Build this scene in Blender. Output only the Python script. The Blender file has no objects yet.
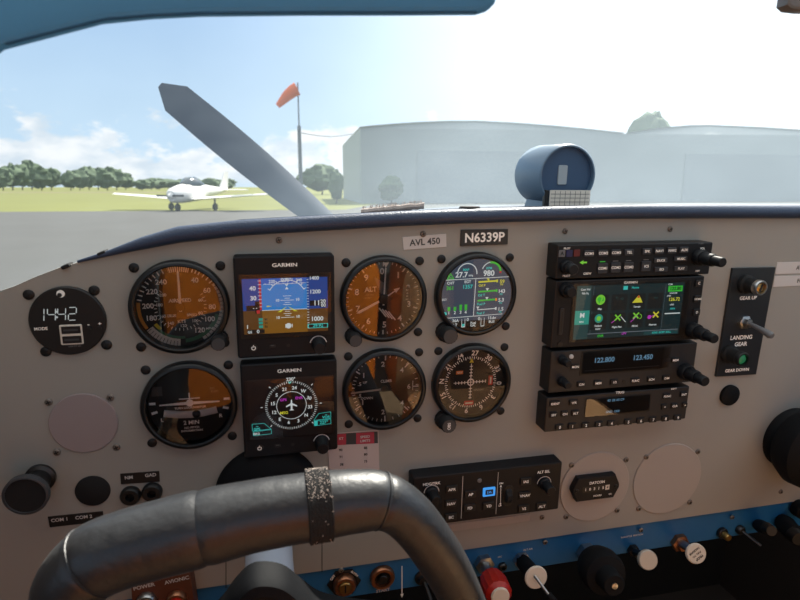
import bpy, math, random
from mathutils import Matrix, Vector, noise
from math import sin, cos, pi, radians, sqrt, atan2

random.seed(7)
SC = bpy.context.scene
COL = SC.collection

# ------------------------------------------------------------------ camera
F = 580.0
EYE_H = 1.65
PITCH = 11.03
cam_d = bpy.data.cameras.new('camera'); cam = bpy.data.objects.new('camera', cam_d); COL.objects.link(cam)
cam_d.sensor_width = 36; cam_d.lens = F / 800 * 36; cam_d.clip_start = 0.02; cam_d.clip_end = 6000
CAM = Matrix.Translation((0, 0, EYE_H)) @ Matrix.Rotation(radians(90 - PITCH), 4, 'X')
cam.matrix_world = CAM
cam_d.dof.use_dof = True; cam_d.dof.focus_distance = 0.62; cam_d.dof.aperture_fstop = 13.0
SC.camera = cam
SC.view_settings.view_transform = 'Standard'; SC.view_settings.look = 'None'
SC.view_settings.exposure = 0.0; SC.view_settings.gamma = 1.0; SC.view_settings.use_curve_mapping = False

# ------------------------------------------------------------------ sky and sun
SUN_EL, SUN_AZ = 50.0, 24.0
def lin(c):
    if isinstance(c, str):
        c = [int(c[i:i+2], 16) / 255 for i in (0, 2, 4)]
        return tuple(x / 12.92 if x <= .04045 else ((x + .055) / 1.055) ** 2.4 for x in c)
    return tuple(c)
def world():
    w = bpy.data.worlds.new('sky'); SC.world = w; w.use_nodes = True
    nt = w.node_tree; nt.nodes.clear(); N = nt.nodes.new; Lk = nt.links.new
    def math_(op, a, b=None, c=None, clamp=False):
        n = N('ShaderNodeMath'); n.operation = op; n.use_clamp = clamp
        for i, v in enumerate((a, b, c)):
            if v is None: continue
            if isinstance(v, (int, float)): n.inputs[i].default_value = v
            else: Lk(v, n.inputs[i])
        return n.outputs[0]
    def mixc(f, a, b):
        n = N('ShaderNodeMix'); n.data_type = 'RGBA'
        for s, v in ((n.inputs[0], f), (n.inputs[6], a), (n.inputs[7], b)):
            if isinstance(v, (int, float)): s.default_value = v
            elif isinstance(v, tuple): s.default_value = (*v, 1)
            else: Lk(v, s)
        return n.outputs[2]
    def ramp(v, a, b):
        n = N('ShaderNodeMapRange'); n.interpolation_type = 'SMOOTHSTEP'; Lk(v, n.inputs[0]); n.inputs[1].default_value = a; n.inputs[2].default_value = b
        return n.outputs[0]
    tc = N('ShaderNodeTexCoord').outputs['Generated']
    sep = N('ShaderNodeSeparateXYZ'); Lk(tc, sep.inputs[0]); x, y, z = sep.outputs
    low = mixc(ramp(z, 0.0, .45), (.56, .74, .90), (.22, .42, .74))
    base = mixc(ramp(z, .36, .6), low, (1.25, 1.25, 1.22))  # upper sky, out of view, raised to near white to fill the cabin
    base = mixc(ramp(z, -.02, -.2), base, (.16, .17, .13))
    # clouds low over the field
    mp = N('ShaderNodeMapping'); Lk(tc, mp.inputs[0]); mp.inputs['Scale'].default_value = (1, 1, 2.0)
    no = N('ShaderNodeTexNoise'); Lk(mp.outputs[0], no.inputs[0]); no.inputs['Scale'].default_value = 9; no.inputs['Detail'].default_value = 7; no.inputs['Roughness'].default_value = .58
    dens = math_('ADD', no.outputs[0], math_('MULTIPLY', math_('SUBTRACT', .085, z), 3.4))
    cl = math_('MULTIPLY', ramp(dens, .50, .60), ramp(z, -.01, .02))
    no2 = N('ShaderNodeTexNoise'); Lk(mp.outputs[0], no2.inputs[0]); no2.inputs['Scale'].default_value = 16; no2.inputs['Detail'].default_value = 4
    shade = mixc(ramp(no2.outputs[0], .35, .65), (.66, .74, .82), (.98, .98, .98))
    base = mixc(math_('MULTIPLY', cl, .9), base, shade)
    # haze glow around the sun
    s = Vector((sin(radians(30)) * cos(radians(30)), cos(radians(30)) * cos(radians(30)), sin(radians(30))))
    d = N('ShaderNodeVectorMath'); d.operation = 'DOT_PRODUCT'; Lk(tc, d.inputs[0]); d.inputs[1].default_value = s
    g = math_('POWER', math_('MAXIMUM', d.outputs['Value'], 0.0), 9.0)
    add = N('ShaderNodeMix'); add.data_type = 'RGBA'; add.blend_type = 'ADD'; add.inputs[0].default_value = 1
    gl = N('ShaderNodeMix'); gl.data_type = 'RGBA'; gl.blend_type = 'MULTIPLY'; gl.inputs[0].default_value = 1
    gl.inputs[6].default_value = (1.3, 1.22, 1.12, 1)
    cg = N('ShaderNodeCombineXYZ'); [Lk(g, cg.inputs[i]) for i in range(3)]; Lk(cg.outputs[0], gl.inputs[7])
    Lk(base, add.inputs[6]); Lk(gl.outputs[2], add.inputs[7])
    bg = N('ShaderNodeBackground'); Lk(add.outputs[2], bg.inputs[0]); bg.inputs[1].default_value = 1.0
    o = N('ShaderNodeOutputWorld'); Lk(bg.outputs[0], o.inputs[0])
world()
sl = bpy.data.lights.new('sun', 'SUN'); sl.energy = 9.0; sl.angle = radians(.6); sl.color = (1, .93, .82)
sun = bpy.data.objects.new('sun', sl); COL.objects.link(sun)
SUN_DIR = Vector((sin(radians(SUN_AZ)) * cos(radians(SUN_EL)), cos(radians(SUN_AZ)) * cos(radians(SUN_EL)), sin(radians(SUN_EL))))
sun.rotation_euler = SUN_DIR.to_track_quat('Z', 'Y').to_euler(); sun.location = SUN_DIR * 40

# ------------------------------------------------------------------ panel frame (millimetres: u right, v up, h towards the pilot)
def rx(a): return Matrix.Rotation(a, 4, 'X')
def ry(a): return Matrix.Rotation(a, 4, 'Y')
def rz(a): return Matrix.Rotation(a, 4, 'Z')
P = CAM @ Matrix.Translation((0, 0, -.55376)) @ rx(.235) @ ry(.2276) @ rz(-.0153)
PI_ = P.inverted()
EYE = PI_ @ Vector((0, 0, EYE_H))
def L(px, py, h=0.0):
    """the point of the plane h mm in front of the instrument panel that is sighted at px, py"""
    d = CAM.to_3x3() @ Vector(((px - 400) / F, -(py - 300) / F, -1))
    d = PI_.to_3x3() @ d
    s = (h * .001 - EYE.z) / d.z
    q = EYE + d * s
    return q.x * 1000, q.y * 1000
def at(px, py, dist):
    """world point on the sight line of px, py, dist metres ahead"""
    d = CAM.to_3x3() @ Vector(((px - 400) / F, -(py - 300) / F, -1))
    return Vector((0, 0, EYE_H)) + d * (dist / d.y)

# ------------------------------------------------------------------ materials
M = {}
def mat(name, color, rough=.5, metal=0.0, bump=0.0, bscale=800, var=0.0, vscale=60, spec=.5, emit=0.0, coat=0.0):
    m = bpy.data.materials.new(name); m.use_nodes = True; nt = m.node_tree
    b = nt.nodes['Principled BSDF']; c = (*lin(color), 1)
    b.inputs['Base Color'].default_value = c; b.inputs['Roughness'].default_value = rough; b.inputs['Metallic'].default_value = metal
    b.inputs['Specular IOR Level'].default_value = spec
    if coat: b.inputs['Coat Weight'].default_value = coat
    if emit:
        b.inputs['Emission Color'].default_value = c; b.inputs['Emission Strength'].default_value = emit
        b.inputs['Base Color'].default_value = (.01, .01, .01, 1)
    if bump or var:
        tc = nt.nodes.new('ShaderNodeTexCoord')
    if bump:
        n = nt.nodes.new('ShaderNodeTexNoise'); n.inputs['Scale'].default_value = bscale; n.inputs['Detail'].default_value = 4
        nt.links.new(tc.outputs['Object'], n.inputs[0])
        bp = nt.nodes.new('ShaderNodeBump'); bp.inputs['Strength'].default_value = bump; bp.inputs['Distance'].default_value = .001
        nt.links.new(n.outputs[0], bp.inputs['Height']); nt.links.new(bp.outputs[0], b.inputs['Normal'])
    if var:
        n = nt.nodes.new('ShaderNodeTexNoise'); n.inputs['Scale'].default_value = vscale; n.inputs['Detail'].default_value = 5
        nt.links.new(tc.outputs['Object'], n.inputs[0])
        mx = nt.nodes.new('ShaderNodeMix'); mx.data_type = 'RGBA'; nt.links.new(n.outputs[0], mx.inputs[0])
        mx.inputs[6].default_value = tuple(v * (1 - var) for v in c[:3]) + (1,); mx.inputs[7].default_value = tuple(min(1, v * (1 + var)) for v in c[:3]) + (1,)
        nt.links.new(mx.outputs[2], b.inputs['Base Color'])
    M[name] = m
    return m
def glass_mat(name, ior=1.5, rough=0.0, tint=(1, 1, 1)):
    m = bpy.data.materials.new(name); m.use_nodes = True; nt = m.node_tree; nt.nodes.clear()
    t = nt.nodes.new('ShaderNodeBsdfTransparent'); t.inputs[0].default_value = (*tint, 1)
    g = nt.nodes.new('ShaderNodeBsdfGlossy'); g.inputs['Roughness'].default_value = rough
    f = nt.nodes.new('ShaderNodeFresnel'); f.inputs[0].default_value = ior
    x = nt.nodes.new('ShaderNodeMixShader'); o = nt.nodes.new('ShaderNodeOutputMaterial')
    nt.links.new(f.outputs[0], x.inputs[0]); nt.links.new(t.outputs[0], x.inputs[1]); nt.links.new(g.outputs[0], x.inputs[2]); nt.links.new(x.outputs[0], o.inputs[0])
    M[name] = m
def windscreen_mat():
    m = bpy.data.materials.new('dust_glare_plexiglass'); m.use_nodes = True; nt = m.node_tree; nt.nodes.clear()
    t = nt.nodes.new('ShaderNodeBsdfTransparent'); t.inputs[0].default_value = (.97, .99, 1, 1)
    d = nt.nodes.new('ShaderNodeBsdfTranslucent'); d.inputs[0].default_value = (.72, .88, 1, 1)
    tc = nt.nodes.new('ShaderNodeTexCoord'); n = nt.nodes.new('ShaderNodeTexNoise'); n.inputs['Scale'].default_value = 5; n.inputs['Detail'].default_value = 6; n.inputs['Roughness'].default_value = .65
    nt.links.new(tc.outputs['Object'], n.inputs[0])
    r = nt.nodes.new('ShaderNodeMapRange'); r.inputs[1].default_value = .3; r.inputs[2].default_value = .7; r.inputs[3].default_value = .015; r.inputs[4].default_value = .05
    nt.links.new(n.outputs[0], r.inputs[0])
    # film thickened to the right, painting in the sun's veiling glare over the dust
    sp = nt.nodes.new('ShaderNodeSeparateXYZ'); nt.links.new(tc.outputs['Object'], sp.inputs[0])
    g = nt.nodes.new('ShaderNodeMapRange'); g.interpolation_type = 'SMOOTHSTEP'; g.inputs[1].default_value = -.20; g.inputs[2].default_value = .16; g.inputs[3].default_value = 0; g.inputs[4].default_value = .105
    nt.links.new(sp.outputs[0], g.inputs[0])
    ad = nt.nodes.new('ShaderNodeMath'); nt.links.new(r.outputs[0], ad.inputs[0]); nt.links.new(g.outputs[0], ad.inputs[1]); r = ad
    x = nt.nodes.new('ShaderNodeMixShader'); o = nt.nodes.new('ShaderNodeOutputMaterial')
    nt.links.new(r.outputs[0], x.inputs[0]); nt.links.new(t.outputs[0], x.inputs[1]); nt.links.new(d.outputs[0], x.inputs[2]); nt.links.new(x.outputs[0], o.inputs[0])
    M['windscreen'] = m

mat('panel', '98958f', .55, var=.05, vscale=6, bump=.05, bscale=1500)
mat('plate', 'a49c96', .5, var=.03, vscale=10)
mat('lilac_plate', '958888', .55, var=.04, vscale=20)
mat('black', '0e0e10', .45)
mat('black_matte', '101012', .8, bump=.1)
mat('bezel', '101215', .35)
mat('unit', '131418', .5, spec=.3, bump=.06, bscale=2000)
mat('unit_grey', '1f1f22', .5, bump=.06, bscale=2000)
mat('button', '121214', .5)
mat('face', '0b0b0c', .7)
mat('white', 'fbf9f4', .6)
mat('ink', '161616', .7)
mat('cream', 'd8d0c4', .6)
mat('label_white', 'c8c4c2', .5)
mat('plate_dark', '25282c', .35)
mat('orange', 'd8761c', .5); mat('red', 'c2241c', .45); mat('green', '1c8a4c', .5); mat('yellow', 'd8c832', .5)
mat('arc_green', '2c6a4a', .6); mat('arc_white', 'd0ccc4', .6); mat('arc_yellow', 'c88a28', .6)
mat('lamp_blue', '1c2250', .4); mat('lamp_red', '5c1a1e', .4); mat('button_grey', '2b2e34', .5)
mat('grey', '6a6a6c', .5); mat('mid_grey', '3c3d40', .5); mat('pink', 'b23a4c', .6); mat('paper', 'c4b2ae', .7)
mat('silver', 'b8b4ac', .45, .35)
mat('steel', 'b0b0b0', .3, 1.0); mat('brushed', 'b4bccb', .38, .3, bump=.1, bscale=300); mat('dark_steel', '4a4a4c', .4, 1.0)
mat('brass', 'b8945a', .35, 1.0); mat('copper', 'b07a5c', .4, 1.0)
mat('screw_dark', '1c1c1e', .4, .3); mat('screw_grey', '7c736c', .45, .6)
mat('vinyl', '2e3e58', .42, bump=.5, bscale=500, var=.1, vscale=40)
mat('deck', '3e4650', .34, bump=.5, bscale=500)
mat('visor', '2c5678', .5, bump=.1, bscale=300)
def tinted(name, col, w):
    m = M[name]; nt = m.node_tree; b = nt.nodes['Principled BSDF']; o = [n for n in nt.nodes if n.type == 'OUTPUT_MATERIAL'][0]
    t = nt.nodes.new('ShaderNodeBsdfTranslucent'); t.inputs[0].default_value = (*col, 1); x = nt.nodes.new('ShaderNodeMixShader'); x.inputs[0].default_value = w
    nt.links.new(b.outputs[0], x.inputs[1]); nt.links.new(t.outputs[0], x.inputs[2]); nt.links.new(x.outputs[0], o.inputs[0])
tinted('visor', (.34, .58, .74), .37)   # blue see-through plastic

mat('leather', '17191d', .43, bump=.7, bscale=110, var=.3, vscale=30, spec=.75)
M['leather'].node_tree.nodes['Principled BSDF'].inputs['Sheen Weight'].default_value = .05
mat('leather_worn', '77736a', .7, bump=.4, bscale=300)
mat('velcro', '191716', .95, bump=1.0, bscale=900, var=.5, vscale=400)
mat('fleck', 'b8aaa0', .9)
mat('rubber', '0b0d11', .7, spec=.2, bump=.15, bscale=200)
mat('blue_paint', '1f6296', .42, var=.06, vscale=12)
mat('compass_body', '586f84', .35, bump=.1, bscale=700); mat('compass_face_reflection', '2f4c6c', .4); mat('lens', '9aa6ae', .4)  # face blue is a reflection put into the colour; no pane is built
mat('cloth', 'aca09a', .95, bump=1, bscale=600)
mat('knob_white', 'cfc6b8', .5); mat('knob_red', 'a01c14', .4)
mat('void', '050505', .9)
mat('headliner', 'd8d2c8', .9); mat('sidewall', '4a423c', .8); mat('shade_trim', '26201c', .95)
mat('bounce_carpet', '9a8468', .95)
mat('bounce_tan', 'cfa476', .7)  # pale seat tone chosen to bounce light onto the panel
mat('seat_cloth', '8a6a4c', .85)
mat('reflected_orange', 'f08a24', .55, bump=.2, bscale=120, var=.12, vscale=8)  # strong orange put in for the tint mirrored in the dials
for nm, c, s in (('e_blue', '1a66c8', .6), ('e_sky', '2a8adc', .6), ('e_deep', '18489a', .6), ('e_brown', '8a5e18', .6), ('e_umber', '623e14', .6), ('e_white', 'dfe8e8', .62),
                 ('e_red', 'b02428', .8), ('e_cyan', '34b8b0', .8), ('e_green', '3cc43c', .62), ('e_yellow', 'd8d43a', .65), ('e_magenta', 'c03cc0', .65), ('e_orange', 'e08030', .8),
                 ('e_black', '05070a', .8), ('e_night', '3a4c62', .55), ('e_navy', '12343a', .42), ('e_teal', '205458', .42), ('e_teal_bright', '2fae9c', .5), ('e_grey', '6e7880', .7),
                 ('e_lime', '86e040', .6), ('e_lcd', '7aa8c8', .5), ('e_led', 'c8d0d0', .6), ('e_lvl', '3c9cf0', .9), ('e_tile', '0e1c20', .5), ('e_lamp_green', '1c7a4c', .5)):
    mat(nm, c, .4, emit=s)
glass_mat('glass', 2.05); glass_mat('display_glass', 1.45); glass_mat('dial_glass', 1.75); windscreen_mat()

# ------------------------------------------------------------------ mesh builder
_txt = {}
def text_geo(s):
    if s not in _txt:
        c = bpy.data.curves.new('t', 'FONT'); c.body = s; c.size = 1; c.align_x = 'CENTER'; c.align_y = 'CENTER'; c.resolution_u = 3; c.offset = .024
        o = bpy.data.objects.new('t', c); COL.objects.link(o)
        me = bpy.data.meshes.new_from_object(o.evaluated_get(bpy.context.evaluated_depsgraph_get()))
        _txt[s] = ([tuple(v.co) for v in me.vertices], [tuple(p.vertices) for p in me.polygons])
        bpy.data.objects.remove(o); bpy.data.curves.remove(c); bpy.data.meshes.remove(me)
    return _txt[s]
def offset_poly(pts, d):
    n = len(pts); out = []
    for i in range(n):
        a, b, c = Vector(pts[i - 1]), Vector(pts[i]), Vector(pts[(i + 1) % n])
        e1, e2 = (b - a), (c - b)
        n1 = Vector((-e1.y, e1.x)).normalized() if e1.length else Vector((0, 0)); n2 = Vector((-e2.y, e2.x)).normalized() if e2.length else n1
        m = (n1 + n2); m = m.normalized() if m.length > 1e-6 else n1
        k = max(.35, m.dot(n2)) if n2.length else 1
        q = b + m * (d / k); out.append((q.x, q.y))
    return out
def rrect(w, h, r, cx=0, cy=0, seg=4):
    r = min(r, w / 2 - 1e-4, h / 2 - 1e-4); p = []
    for k, (sx, sy) in enumerate(((1, 1), (-1, 1), (-1, -1), (1, -1))):
        for i in range(seg + 1):
            a = pi / 2 * k + pi / 2 * i / seg
            p.append((cx + sx * (w / 2 - r) + r * cos(a), cy + sy * (h / 2 - r) + r * sin(a)))
    return p
def circ(r, cx=0, cy=0, n=32): return [(cx + r * cos(2 * pi * i / n), cy + r * sin(2 * pi * i / n)) for i in range(n)]
class MB:
    def __init__(s, k=.001): s.k = k; s.v = []; s.f = []; s.m = []; s.mats = []
    def mi(s, m):
        if m not in s.mats: s.mats.append(m)
        return s.mats.index(m)
    def add(s, vs, fs, m):
        b = len(s.v); s.v += [tuple(v) for v in vs]; i = s.mi(m)
        for f in fs: s.f.append(tuple(b + j for j in f)); s.m.append(i)
        return s
    def poly(s, pts, z, m): return s.add([(x, y, z) for x, y in pts], [tuple(range(len(pts)))], m)
    def rect(s, x0, y0, x1, y1, z, m): return s.poly([(x0, y0), (x1, y0), (x1, y1), (x0, y1)], z, m)
    def disc(s, cx, cy, r, z, m, n=28): return s.poly(circ(r, cx, cy, n), z, m)
    def arc(s, r0, r1, a0, a1, z, m, cx=0, cy=0, n=None):
        n = n or max(2, int(abs(a1 - a0) / 6)); vs = []; fs = []
        for i in range(n + 1):
            a = radians(a0 + (a1 - a0) * i / n)
            vs += [(cx + r0 * sin(a), cy + r0 * cos(a), z), (cx + r1 * sin(a), cy + r1 * cos(a), z)]
        for i in range(n): fs.append((2 * i, 2 * i + 2, 2 * i + 3, 2 * i + 1))
        return s.add(vs, fs, m)
    def line(s, x0, y0, x1, y1, w, z, m):
        dx, dy = x1 - x0, y1 - y0; l = sqrt(dx * dx + dy * dy); nx, ny = -dy / l * w / 2, dx / l * w / 2
        return s.poly([(x0 - nx, y0 - ny), (x1 - nx, y1 - ny), (x1 + nx, y1 + ny), (x0 + nx, y0 + ny)], z, m)
    def ticks(s, r0, r1, angs, w, z, m, cx=0, cy=0):
        w = w * 1.3 if m == 'white' else w
        for a in angs:
            a = radians(a); s.line(cx + r0 * sin(a), cy + r0 * cos(a), cx + r1 * sin(a), cy + r1 * cos(a), w, z, m)
        return s
    def text(s, t, x, y, size, z, m, rot=0, align='c', sx=1.0):
        v, f = text_geo(t); c, n = cos(rot), sin(rot)
        if not v: return s
        x0 = min(p[0] for p in v); x1 = max(p[0] for p in v)
        dx = 0 if align == 'c' else (-x0 if align == 'l' else -x1)
        vs = []
        for p in v:
            a, b = (p[0] + dx) * size * sx, p[1] * size
            vs.append((x + a * c - b * n, y + a * n + b * c, z))
        return s.add(vs, f, m)
    def slab(s, pts, z0, z1, m, ch=0.0, top=None):
        """an outline (counter-clockwise) raised from z0 to z1, front edge chamfered by ch"""
        n = len(pts); rings = [[(x, y, z0) for x, y in pts]]
        if ch:
            rings.append([(x, y, z1 - ch) for x, y in pts]); q = offset_poly(pts, ch * .3); rings.append([(x, y, z1 - ch * .3) for x, y in q])
            q = offset_poly(pts, ch); rings.append([(x, y, z1) for x, y in q])
        else: rings.append([(x, y, z1) for x, y in pts])
        vs = [p for r in rings for p in r]; fs = [tuple(reversed(range(n)))]
        for k in range(len(rings) - 1):
            for i in range(n):
                j = (i + 1) % n; fs.append((k * n + i, k * n + j, (k + 1) * n + j, (k + 1) * n + i))
        s.add(vs, fs, m); s.add(rings[-1], [tuple(range(n))], top or m)
        return s
    def box(s, cx, cy, cz, sx, sy, sz, m, ch=0): return s.slab([(cx - sx / 2, cy - sy / 2), (cx + sx / 2, cy - sy / 2), (cx + sx / 2, cy + sy / 2), (cx - sx / 2, cy + sy / 2)], cz - sz / 2, cz + sz / 2, m, ch)
    def lathe(s, prof, m, cx=0, cy=0, cz=0, seg=32, mtx=None, flute=0.0, sx=1.0):
        n = len(prof); vs = []; fs = []
        for i in range(seg):
            a = 2 * pi * i / seg; fl = 1 - (flute if i % 2 else 0)
            for r, z in prof: vs.append(Vector((r * fl * cos(a) * sx, r * fl * sin(a), z)))
        for i in range(seg):
            j = (i + 1) % seg
            for k in range(n - 1): fs.append((i * n + k, j * n + k, j * n + k + 1, i * n + k + 1))
        if prof[0][0] > 1e-6: fs.append(tuple(reversed([i * n for i in range(seg)])))
        if prof[-1][0] > 1e-6: fs.append(tuple(i * n + n - 1 for i in range(seg)))
        if mtx: vs = [mtx @ v for v in vs]
        return s.add([(v[0] + cx, v[1] + cy, v[2] + cz) for v in vs], fs, m)
    def ringlathe(s, prof, m, seg=48, cx=0, cy=0, cz=0):
        """closed profile turned around the axis"""
        n = len(prof); vs = []; fs = []
        for i in range(seg):
            a = 2 * pi * i / seg
            for r, z in prof: vs.append((cx + r * cos(a), cy + r * sin(a), z + cz))
        for i in range(seg):
            j = (i + 1) % seg
            for k in range(n): l = (k + 1) % n; fs.append((i * n + k, j * n + k, j * n + l, i * n + l))
        return s.add(vs, fs, m)
    def tube(s, path, rad, m, seg=20, flat=1.0, up=(0, 0, 1)):
        n = len(path); path = [Vector(p) for p in path]; vs = []; fs = []; up = Vector(up)
        rad = rad if isinstance(rad, (list, tuple)) else [rad] * n
        for i, p in enumerate(path):
            t = (path[min(i + 1, n - 1)] - path[max(i - 1, 0)]).normalized()
            a = t.cross(up); a = a.normalized() if a.length > 1e-5 else t.cross(Vector((1, 0, 0))).normalized(); b = a.cross(t)
            for k in range(seg):
                w = 2 * pi * k / seg; vs.append(p + (a * cos(w) + b * sin(w) * flat) * rad[i])
        for i in range(n - 1):
            for k in range(seg):
                l = (k + 1) % seg; fs.append((i * seg + k, (i + 1) * seg + k, (i + 1) * seg + l, i * seg + l))
        fs.append(tuple(range(seg))); fs.append(tuple(reversed(range((n - 1) * seg, n * seg))))
        return s.add(vs, fs, m)
    def build(s, name, parent=None, mtx=None, label=None, smooth=True):
        me = bpy.data.meshes.new(name)
        me.from_pydata([(x * s.k, y * s.k, z * s.k) for x, y, z in s.v], [], s.f)
        for m in s.mats: me.materials.append(M[m])
        me.polygons.foreach_set('material_index', s.m)
        if smooth:
            me.polygons.foreach_set('use_smooth', [True] * len(me.polygons)); me.set_sharp_from_angle(angle=radians(38))
        me.update()
        o = bpy.data.objects.new(name, me); COL.objects.link(o)
        if parent: o.parent = parent
        if mtx is not None: o.matrix_world = mtx
        if label: o['label'] = label
        return o
def tag(o, label, cat, group=None):
    o['label'] = label; o['category'] = cat
    if group: o['group'] = group
    return o
def struct(o): o['kind'] = 'structure'; return o
def on_panel(u, v, h=0.0, rot=0.0): return P @ Matrix.Translation((u * .001, v * .001, h * .001)) @ rz(rot)
def thing(name, label, cat, mtx, group=None):
    o = bpy.data.objects.new(name, None); COL.objects.link(o); o.empty_display_size = .02; o.matrix_world = mtx
    return tag(o, label, cat, group)
def clone(o, parent=None, mtx=None):
    c = o.copy(); COL.objects.link(c)
    if parent: c.parent = parent
    if mtx is not None: c.matrix_world = mtx
    return c

# ------------------------------------------------------------------ the airfield
def ground():
    m = MB(1); m.rect(-3000, -3000, 3000, 4000, 0, 'grass_field'); struct(m.build('ground'))
    m = MB(1); m.poly([(-400, -60), (400, -60), (400, 140), (24, 140), (-2, 60), (-4, 43), (-40, 37.0), (-400, 34)], .015, 'tarmac'); struct(m.build('floor'))
    m = MB(1); m.poly([(-400, 170), (-48, 170), (-48, 188), (-400, 188)], .02, 'dirt'); struct(m.build('path'))
mat('grass_field', '62661f', .95, var=.35, vscale=.06); mat('tarmac', '434341', .92, var=.18, vscale=.35); mat('dirt', '6a5e48', .95)
mat('leaves', '43573c', .9, var=.4, vscale=.8); mat('bark', '4a3c30', .9); mat('plane_white', 'e8e8e6', .35); mat('plane_dark', '2a2e34', .4); mat('plane_glass', '38444c', .1)
mat('hangar_wall', '8f9698', .6, var=.05, vscale=.3); mat('hangar_roof', '7c858c', .5); mat('hangar_door', '848b90', .6); mat('prop_paint', '1c3048', .5)
mat('sock', 'e06a34', .8); mat('pole', '5c646c', .5)
ground()

def tree(loc, h, w, label, group, name='tree', seed=0):
    t = thing(name, label, 'tree', Matrix.Translation(loc), group)
    m = MB(1); m.tube([(0, 0, 0), (.02 * h, 0, .25 * h), (0, .02 * h, .5 * h)], [h * .03, h * .024, h * .015], 'bark', 8); m.build('trunk', t)
    m = MB(1); vs = []; fs = []; nu, nv = 18, 12; sd = Vector((seed * 7.3, seed * 3.1, seed))
    for j in range(nv + 1):
        th = pi * j / nv
        for i in range(nu):
            ph = 2 * pi * i / nu; d = Vector((sin(th) * cos(ph), sin(th) * sin(ph), cos(th)))
            r = 1 + .5 * noise.noise(d * 1.6 + sd) + .35 * noise.noise(d * 4 + sd) + .2 * noise.noise(d * 9 + sd)
            vs.append((d.x * w / 2 * r, d.y * w / 2 * r, h * .57 + d.z * h * .43 * (.55 + .45 * r)))
    for j in range(nv):
        for i in range(nu): k = (i + 1) % nu; fs.append((j * nu + i, (j + 1) * nu + i, (j + 1) * nu + k, j * nu + k))
    m.add(vs, fs, 'leaves'); m.build('crown', t)
    return t
k = 0
for a, b, n, hp, lab, grp in ((-2, 56, 6, 24, 'leafy green tree in the tall clump at the far left edge of the field', 'trees of the left clump'),
                              (66, 130, 7, 19, 'dark green tree in the second clump beyond the parked aeroplane', 'trees of the second clump'),
                              (138, 232, 11, 9, 'low tree of the distant hedge line behind the parked aeroplane', 'low trees of the distant line')):
    for i in range(n):
        px = a + (b - a) * (i + .5) / n; d = 280 + 26 * (i % 4)
        g = at(px, 187, d); hh = hp * (1 - .25 * random.random()) * d / F * (1.0 if n > 8 else (.75 + .3 * sin(pi * (i + .5) / n)))
        tree((g.x, d, 0), hh + 1.6, (b - a) / n * 1.9 * d / F, lab, grp, seed=k); k += 1
for px, hp, wp, d, lab in ((322, 34, 36, 130, 'hazy green tree standing left of the hangar behind the windsock pole'), (648, 60, 44, 110, 'tree whose top shows above the dip between the two hangar roofs')):
    g = at(px, 187, d); tree((g.x, d, 0), hp * d / F * .6 + (1.7 if hp < 50 else 8.2), wp * d / F, lab, None, seed=k); k += 1
for px, wp, hp, d, lab in ((391, 22, 18, 58, 'small round bush at the foot of the hangar wall'), (336, 16, 24, 60, 'small dark bush at the left corner of the hangar')):
    g = at(px, 187, d); tree((g.x, d, 0), hp * d / F + .9, wp * d / F, lab, None, 'bush', seed=k); k += 1

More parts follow.
